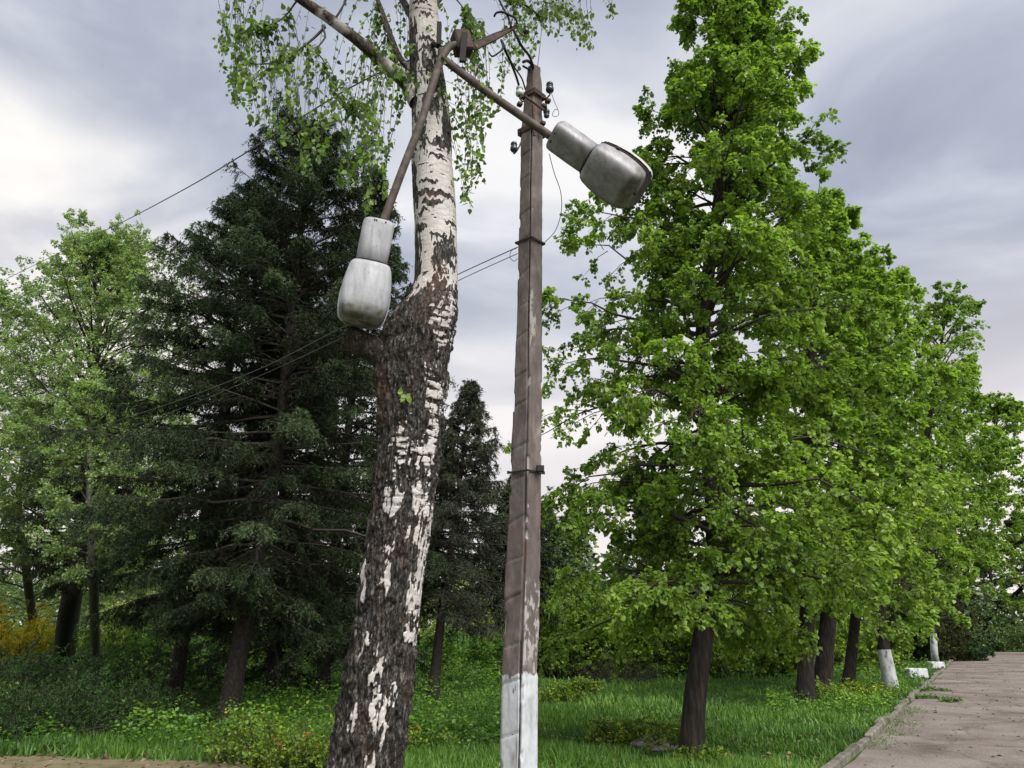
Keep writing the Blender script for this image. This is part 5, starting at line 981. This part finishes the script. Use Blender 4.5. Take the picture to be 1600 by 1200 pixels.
def grass():
    rng = np.random.default_rng(300); n = 150000
    py = 1010 + 240 * rng.uniform(0, 1, n) ** .9; px = rng.uniform(-150, 1560, n); a = (px - 800) / FPX; b = (600 - py) / FPX; dz = _s + b * _c; t = -CAMH / dz; x = a * t; y = (_c - b * _s) * t
    off = (x - RE.x) * RN.x + (y - RE.y) * RN.y; keep = (off < -.17) & (y < 45)
    pa_ = np.array([(p.x, p.y) for p in pa[:6]]); yl = np.interp(x, pa_[:, 0], pa_[:, 1]); keep &= ~((y < yl - .03 + .3 * (rng.uniform(0, 1, n) - .5)) & (x < pa_[-1, 0]))
    worn = fbm(np.stack([x * .55, y * .55, 0 * x + 9], -1), 3, 47); keep &= (worn > .36) | (rng.uniform(0, 1, n) < .25)
    x, y = x[keep], y[keep]; n = len(x); S = np.stack([x, y, 0 * x], 1)
    hh = fbm(np.stack([x * .9, y * .9, 0 * x], -1), 3, 17); A = rng.normal(size=(n, 3)) * .38; A[:, 2] = 1
    ln = (.05 + .12 * sstep(.35, .65, hh)) * rng.uniform(.5, 1.4, n); wd = .006 + .0009 * y
    v = np.clip(.15 + 1.1 * (fbm(np.stack([x * .6, y * .6, 0 * x + 4], -1), 3, 27) - .3) + rng.uniform(-.25, .3, n), 0, 1)
    A = nz(A); s_ = nz(np.cross(A, rng.normal(size=(n, 3)))); V = np.stack([S + s_ * wd[:, None], S - s_ * wd[:, None], S + A * ln[:, None]], 1).reshape(-1, 3)
    F = np.arange(3 * n).reshape(-1, 3); tag(build('grass', V, [F], M['blade'], fattr={'var': v}, smooth=False), 'short green lawn grass beneath the lindens and around the pole', 'grass', kind='stuff')
    m_ = 3800; qx = rng.uniform(-150, 1420, m_); qy = 1040 + 200 * rng.uniform(0, 1, m_); a = (qx - 800) / FPX; b = (600 - qy) / FPX; t = -CAMH / (_s + b * _c); Q = np.stack([a * t, (_c - b * _s) * t, rng.uniform(.01, .09, m_)], 1)
    Q = Q[((Q[:, 0] - RE.x) * RN.x + (Q[:, 1] - RE.y) * RN.y) < -.2]; m_ = len(Q); A = rng.normal(size=(m_, 3)); A[:, 2] *= .25
    V, F, fv = leaves(Q, A, np.tile([0, 0, 1.], (m_, 1)) + rng.normal(size=(m_, 3)) * .5, rng.uniform(.03, .08, m_), LEAF_OVAL, rng.uniform(0, 1, m_), 1.1)
    tag(build('dead_leaves', V, [F], M['deadleaf'], fattr={'var': fv}, smooth=False), 'brown dead leaves lying in the lawn and on the bare earth', 'leaf litter', kind='stuff')
    # tufts and litter along the kerb on the road
    n = 3000; s = rng.uniform(-3, 22, n); c = fbm(np.stack([s * .9, 0 * s, 0 * s], -1), 2, 61); keep = c > .5; s = s[keep]; n = len(s); o = np.abs(rng.normal(0, .22, n)) + .02
    Q = np.stack([RE.x + RD.x * s + RN.x * o, RE.y + RD.y * s + RN.y * o, 0 * s + .006], 1); A = rng.normal(size=(n, 3)) * .9; A[:, 2] = np.abs(A[:, 2]) * .6 + .15
    V, F, fv = leaves(Q, A, rng.normal(size=(n, 3)), rng.uniform(.02, .07, n), LEAF_OVAL, rng.uniform(0, .8, n), .3)
    tag(build('verge_weeds', V, [F], M['weed'], fattr={'var': fv}, smooth=False), 'small weeds and litter creeping from the kerb onto the road', 'weeds', kind='stuff')
    n = 1400; s = rng.uniform(-3, 45, n); o = rng.uniform(.2, 6.8, n); Q = np.stack([RE.x + RD.x * s + RN.x * o, RE.y + RD.y * s + RN.y * o, 0 * s + .012], 1); A = rng.normal(size=(n, 3)); A[:, 2] *= .1
    V, F, fv = leaves(Q, A, np.tile([0, 0, 1.], (n, 1)) + rng.normal(size=(n, 3)) * .3, rng.uniform(.03, .09, n), LEAF_OVAL, rng.uniform(0, .3, n), .9)
    tag(build('leaf_litter', V, [F], M['thuja'], fattr={'var': fv}, smooth=False), 'dry leaves and crumbs scattered over the asphalt', 'litter', kind='stuff')
grass()
# fallen twigs on the road
for i, (lb, x, y, ln) in enumerate((('larger fallen leafy twig on the road by the kerb end', 1457, 1080, .9), ('smaller fallen green twig on the road nearer the camera', 1447, 1092, .55), ('short dark fallen twig in the middle of the road', 1485, 1097, .45))):
    rng = np.random.default_rng(400 + i); q = G(x, y); root = thing('fallen_twig', lb, 'twig', q, 'fallen twigs on the road'); b = MB()
    pts = [np.array(q) + np.array([ln * (t - .5), rng.normal() * .05, .02 + .03 * math.sin(3 * t)]) for t in np.linspace(0, 1, 6)]; b.tube(pts, .01, 6); b.build('stem', M['twig'], root, loc=np.array(q))
    n = 130; t = rng.uniform(0, 1, n); Pl = np.stack([np.interp(t, np.linspace(0, 1, 6), [p[c] for p in pts]) for c in range(3)], 1) + rng.normal(size=(n, 3)) * np.array([.03, .10, .02]); Pl[:, 2] = np.abs(Pl[:, 2] - .01) + .015
    A = rng.normal(size=(n, 3)); A[:, 2] = np.abs(A[:, 2]) * .3; V, F, fv = leaves(Pl, A, rng.normal(size=(n, 3)) + np.array([0, 0, 1.]), .08, LEAF_OVAL, rng.uniform(0, .7, n)); build('foliage', V, [F], M['weed'], root, fattr={'var': fv}, loc=np.array(q))
# whitewashed blocks by the kerb
def block(label, px, py, sx, sy, sz, rz, seed):
    q = G(px, py); b = MB(); b.box((0, 0, sz / 2), (sx, sy, sz), None, bev=.03); o = b.build('concrete_block', M['whitewash']); me = o.data
    o.location = q; o.rotation_euler = (0, .03, rz); return tag(o, label, 'concrete block', 'whitewashed blocks along the kerb')
block('nearer low whitewashed concrete block in the grass beyond the leaning tree', 1433, 1060, .75, .30, .34, .2, 1)
block('farther whitewashed concrete block in front of the far white trunk', 1462, 1045, .8, .35, .30, .35, 2)
# grey stone under the linden
def rock():
    q = G(1020, 1172); import bmesh
    bm = bmesh.new(); bmesh.ops.create_icosphere(bm, subdivisions=5, radius=1); me = bpy.data.meshes.new('rock'); co = np.array([v.co[:] for v in bm.verts])
    r = 1 + .35 * (fbm(co * 1.3, 4, 5) - .5) * 2 + .06 * (fbm(co * 6, 3, 6) - .5); co = co * r[:, None] * np.array([.36, .28, .13]); co[:, 2] += .03
    for v, c in zip(bm.verts, co): v.co = c
    bm.to_mesh(me); bm.free(); me.materials.append(M['rock']); o = bpy.data.objects.new('rock', me); COL.objects.link(o); o.location = q; tag(o, 'grey flat stone lying in the lawn among yellow weeds', 'rock')
rock()
# far grassy bank and bush strip behind the crossing road
fy = rp(SEND, 0)[1]
for i, (lb, x, D, h) in enumerate((('far bush strip behind the crossing road, left part', 36, 68, 3.4), ('far bush strip behind the crossing road, middle part', 42, 67, 2.6), ('far bush strip at the right picture edge behind the crossing road', 49, 68, 3.6), ('far yellow flowering bush at the right picture edge', 46.5, 64.5, 1.3))):
    shrub('hedge_bush' if i < 3 else 'forsythia_bush', lb, 'bush', (x, D), 3.6 if i < 3 else .9, 1.6 if i < 3 else .6, h, 46, 14, 10, .24 if i < 3 else .15, M['far'] if i < 3 else M['yellowbush'], 500 + i, group='bushes beyond the crossing road')

def far_wood():
    rng = np.random.default_rng(600); n = 90000; x = rng.uniform(-120, 75, n); f = rng.uniform(0, 1, n); D = 62 + 26 * rng.uniform(0, 1, n) - .12 * x * (x < 0)
    top = 3.0 + 7.5 * fbm(np.stack([x * .16, D * .05, 0 * x], -1), 4, 11) ** 1.2; z = top * rng.uniform(0, 1, n) ** .7
    keep = ~((x > 26) & (D < 75)); x, D, z = x[keep], D[keep], z[keep]; n = len(x)
    cl = rng.integers(0, n, n // 8); Q = np.stack([x, D, z], 1); Q = Q[np.repeat(cl, 8)] + rng.normal(size=(len(cl) * 8, 3)) * .35; Q[:, 2] = np.abs(Q[:, 2]); m = len(Q)
    A = rng.normal(size=(m, 3)); v = np.clip(.35 + np.repeat(rng.uniform(-.3, .4, len(cl)), 8) + rng.uniform(-.2, .2, m), 0, 1)
    V, F, fv = leaves(Q, A, rng.normal(size=(m, 3)) * .6 + np.array([0, 0, 1.]), rng.uniform(.25, .6, m), LEAF_OVAL, v, 1.3)
    tag(build('distant_wood', V, [F], M['far'], fattr={'var': fv}, smooth=False), 'low belt of distant woodland closing the view behind the park', 'woodland', kind='stuff')
far_wood()
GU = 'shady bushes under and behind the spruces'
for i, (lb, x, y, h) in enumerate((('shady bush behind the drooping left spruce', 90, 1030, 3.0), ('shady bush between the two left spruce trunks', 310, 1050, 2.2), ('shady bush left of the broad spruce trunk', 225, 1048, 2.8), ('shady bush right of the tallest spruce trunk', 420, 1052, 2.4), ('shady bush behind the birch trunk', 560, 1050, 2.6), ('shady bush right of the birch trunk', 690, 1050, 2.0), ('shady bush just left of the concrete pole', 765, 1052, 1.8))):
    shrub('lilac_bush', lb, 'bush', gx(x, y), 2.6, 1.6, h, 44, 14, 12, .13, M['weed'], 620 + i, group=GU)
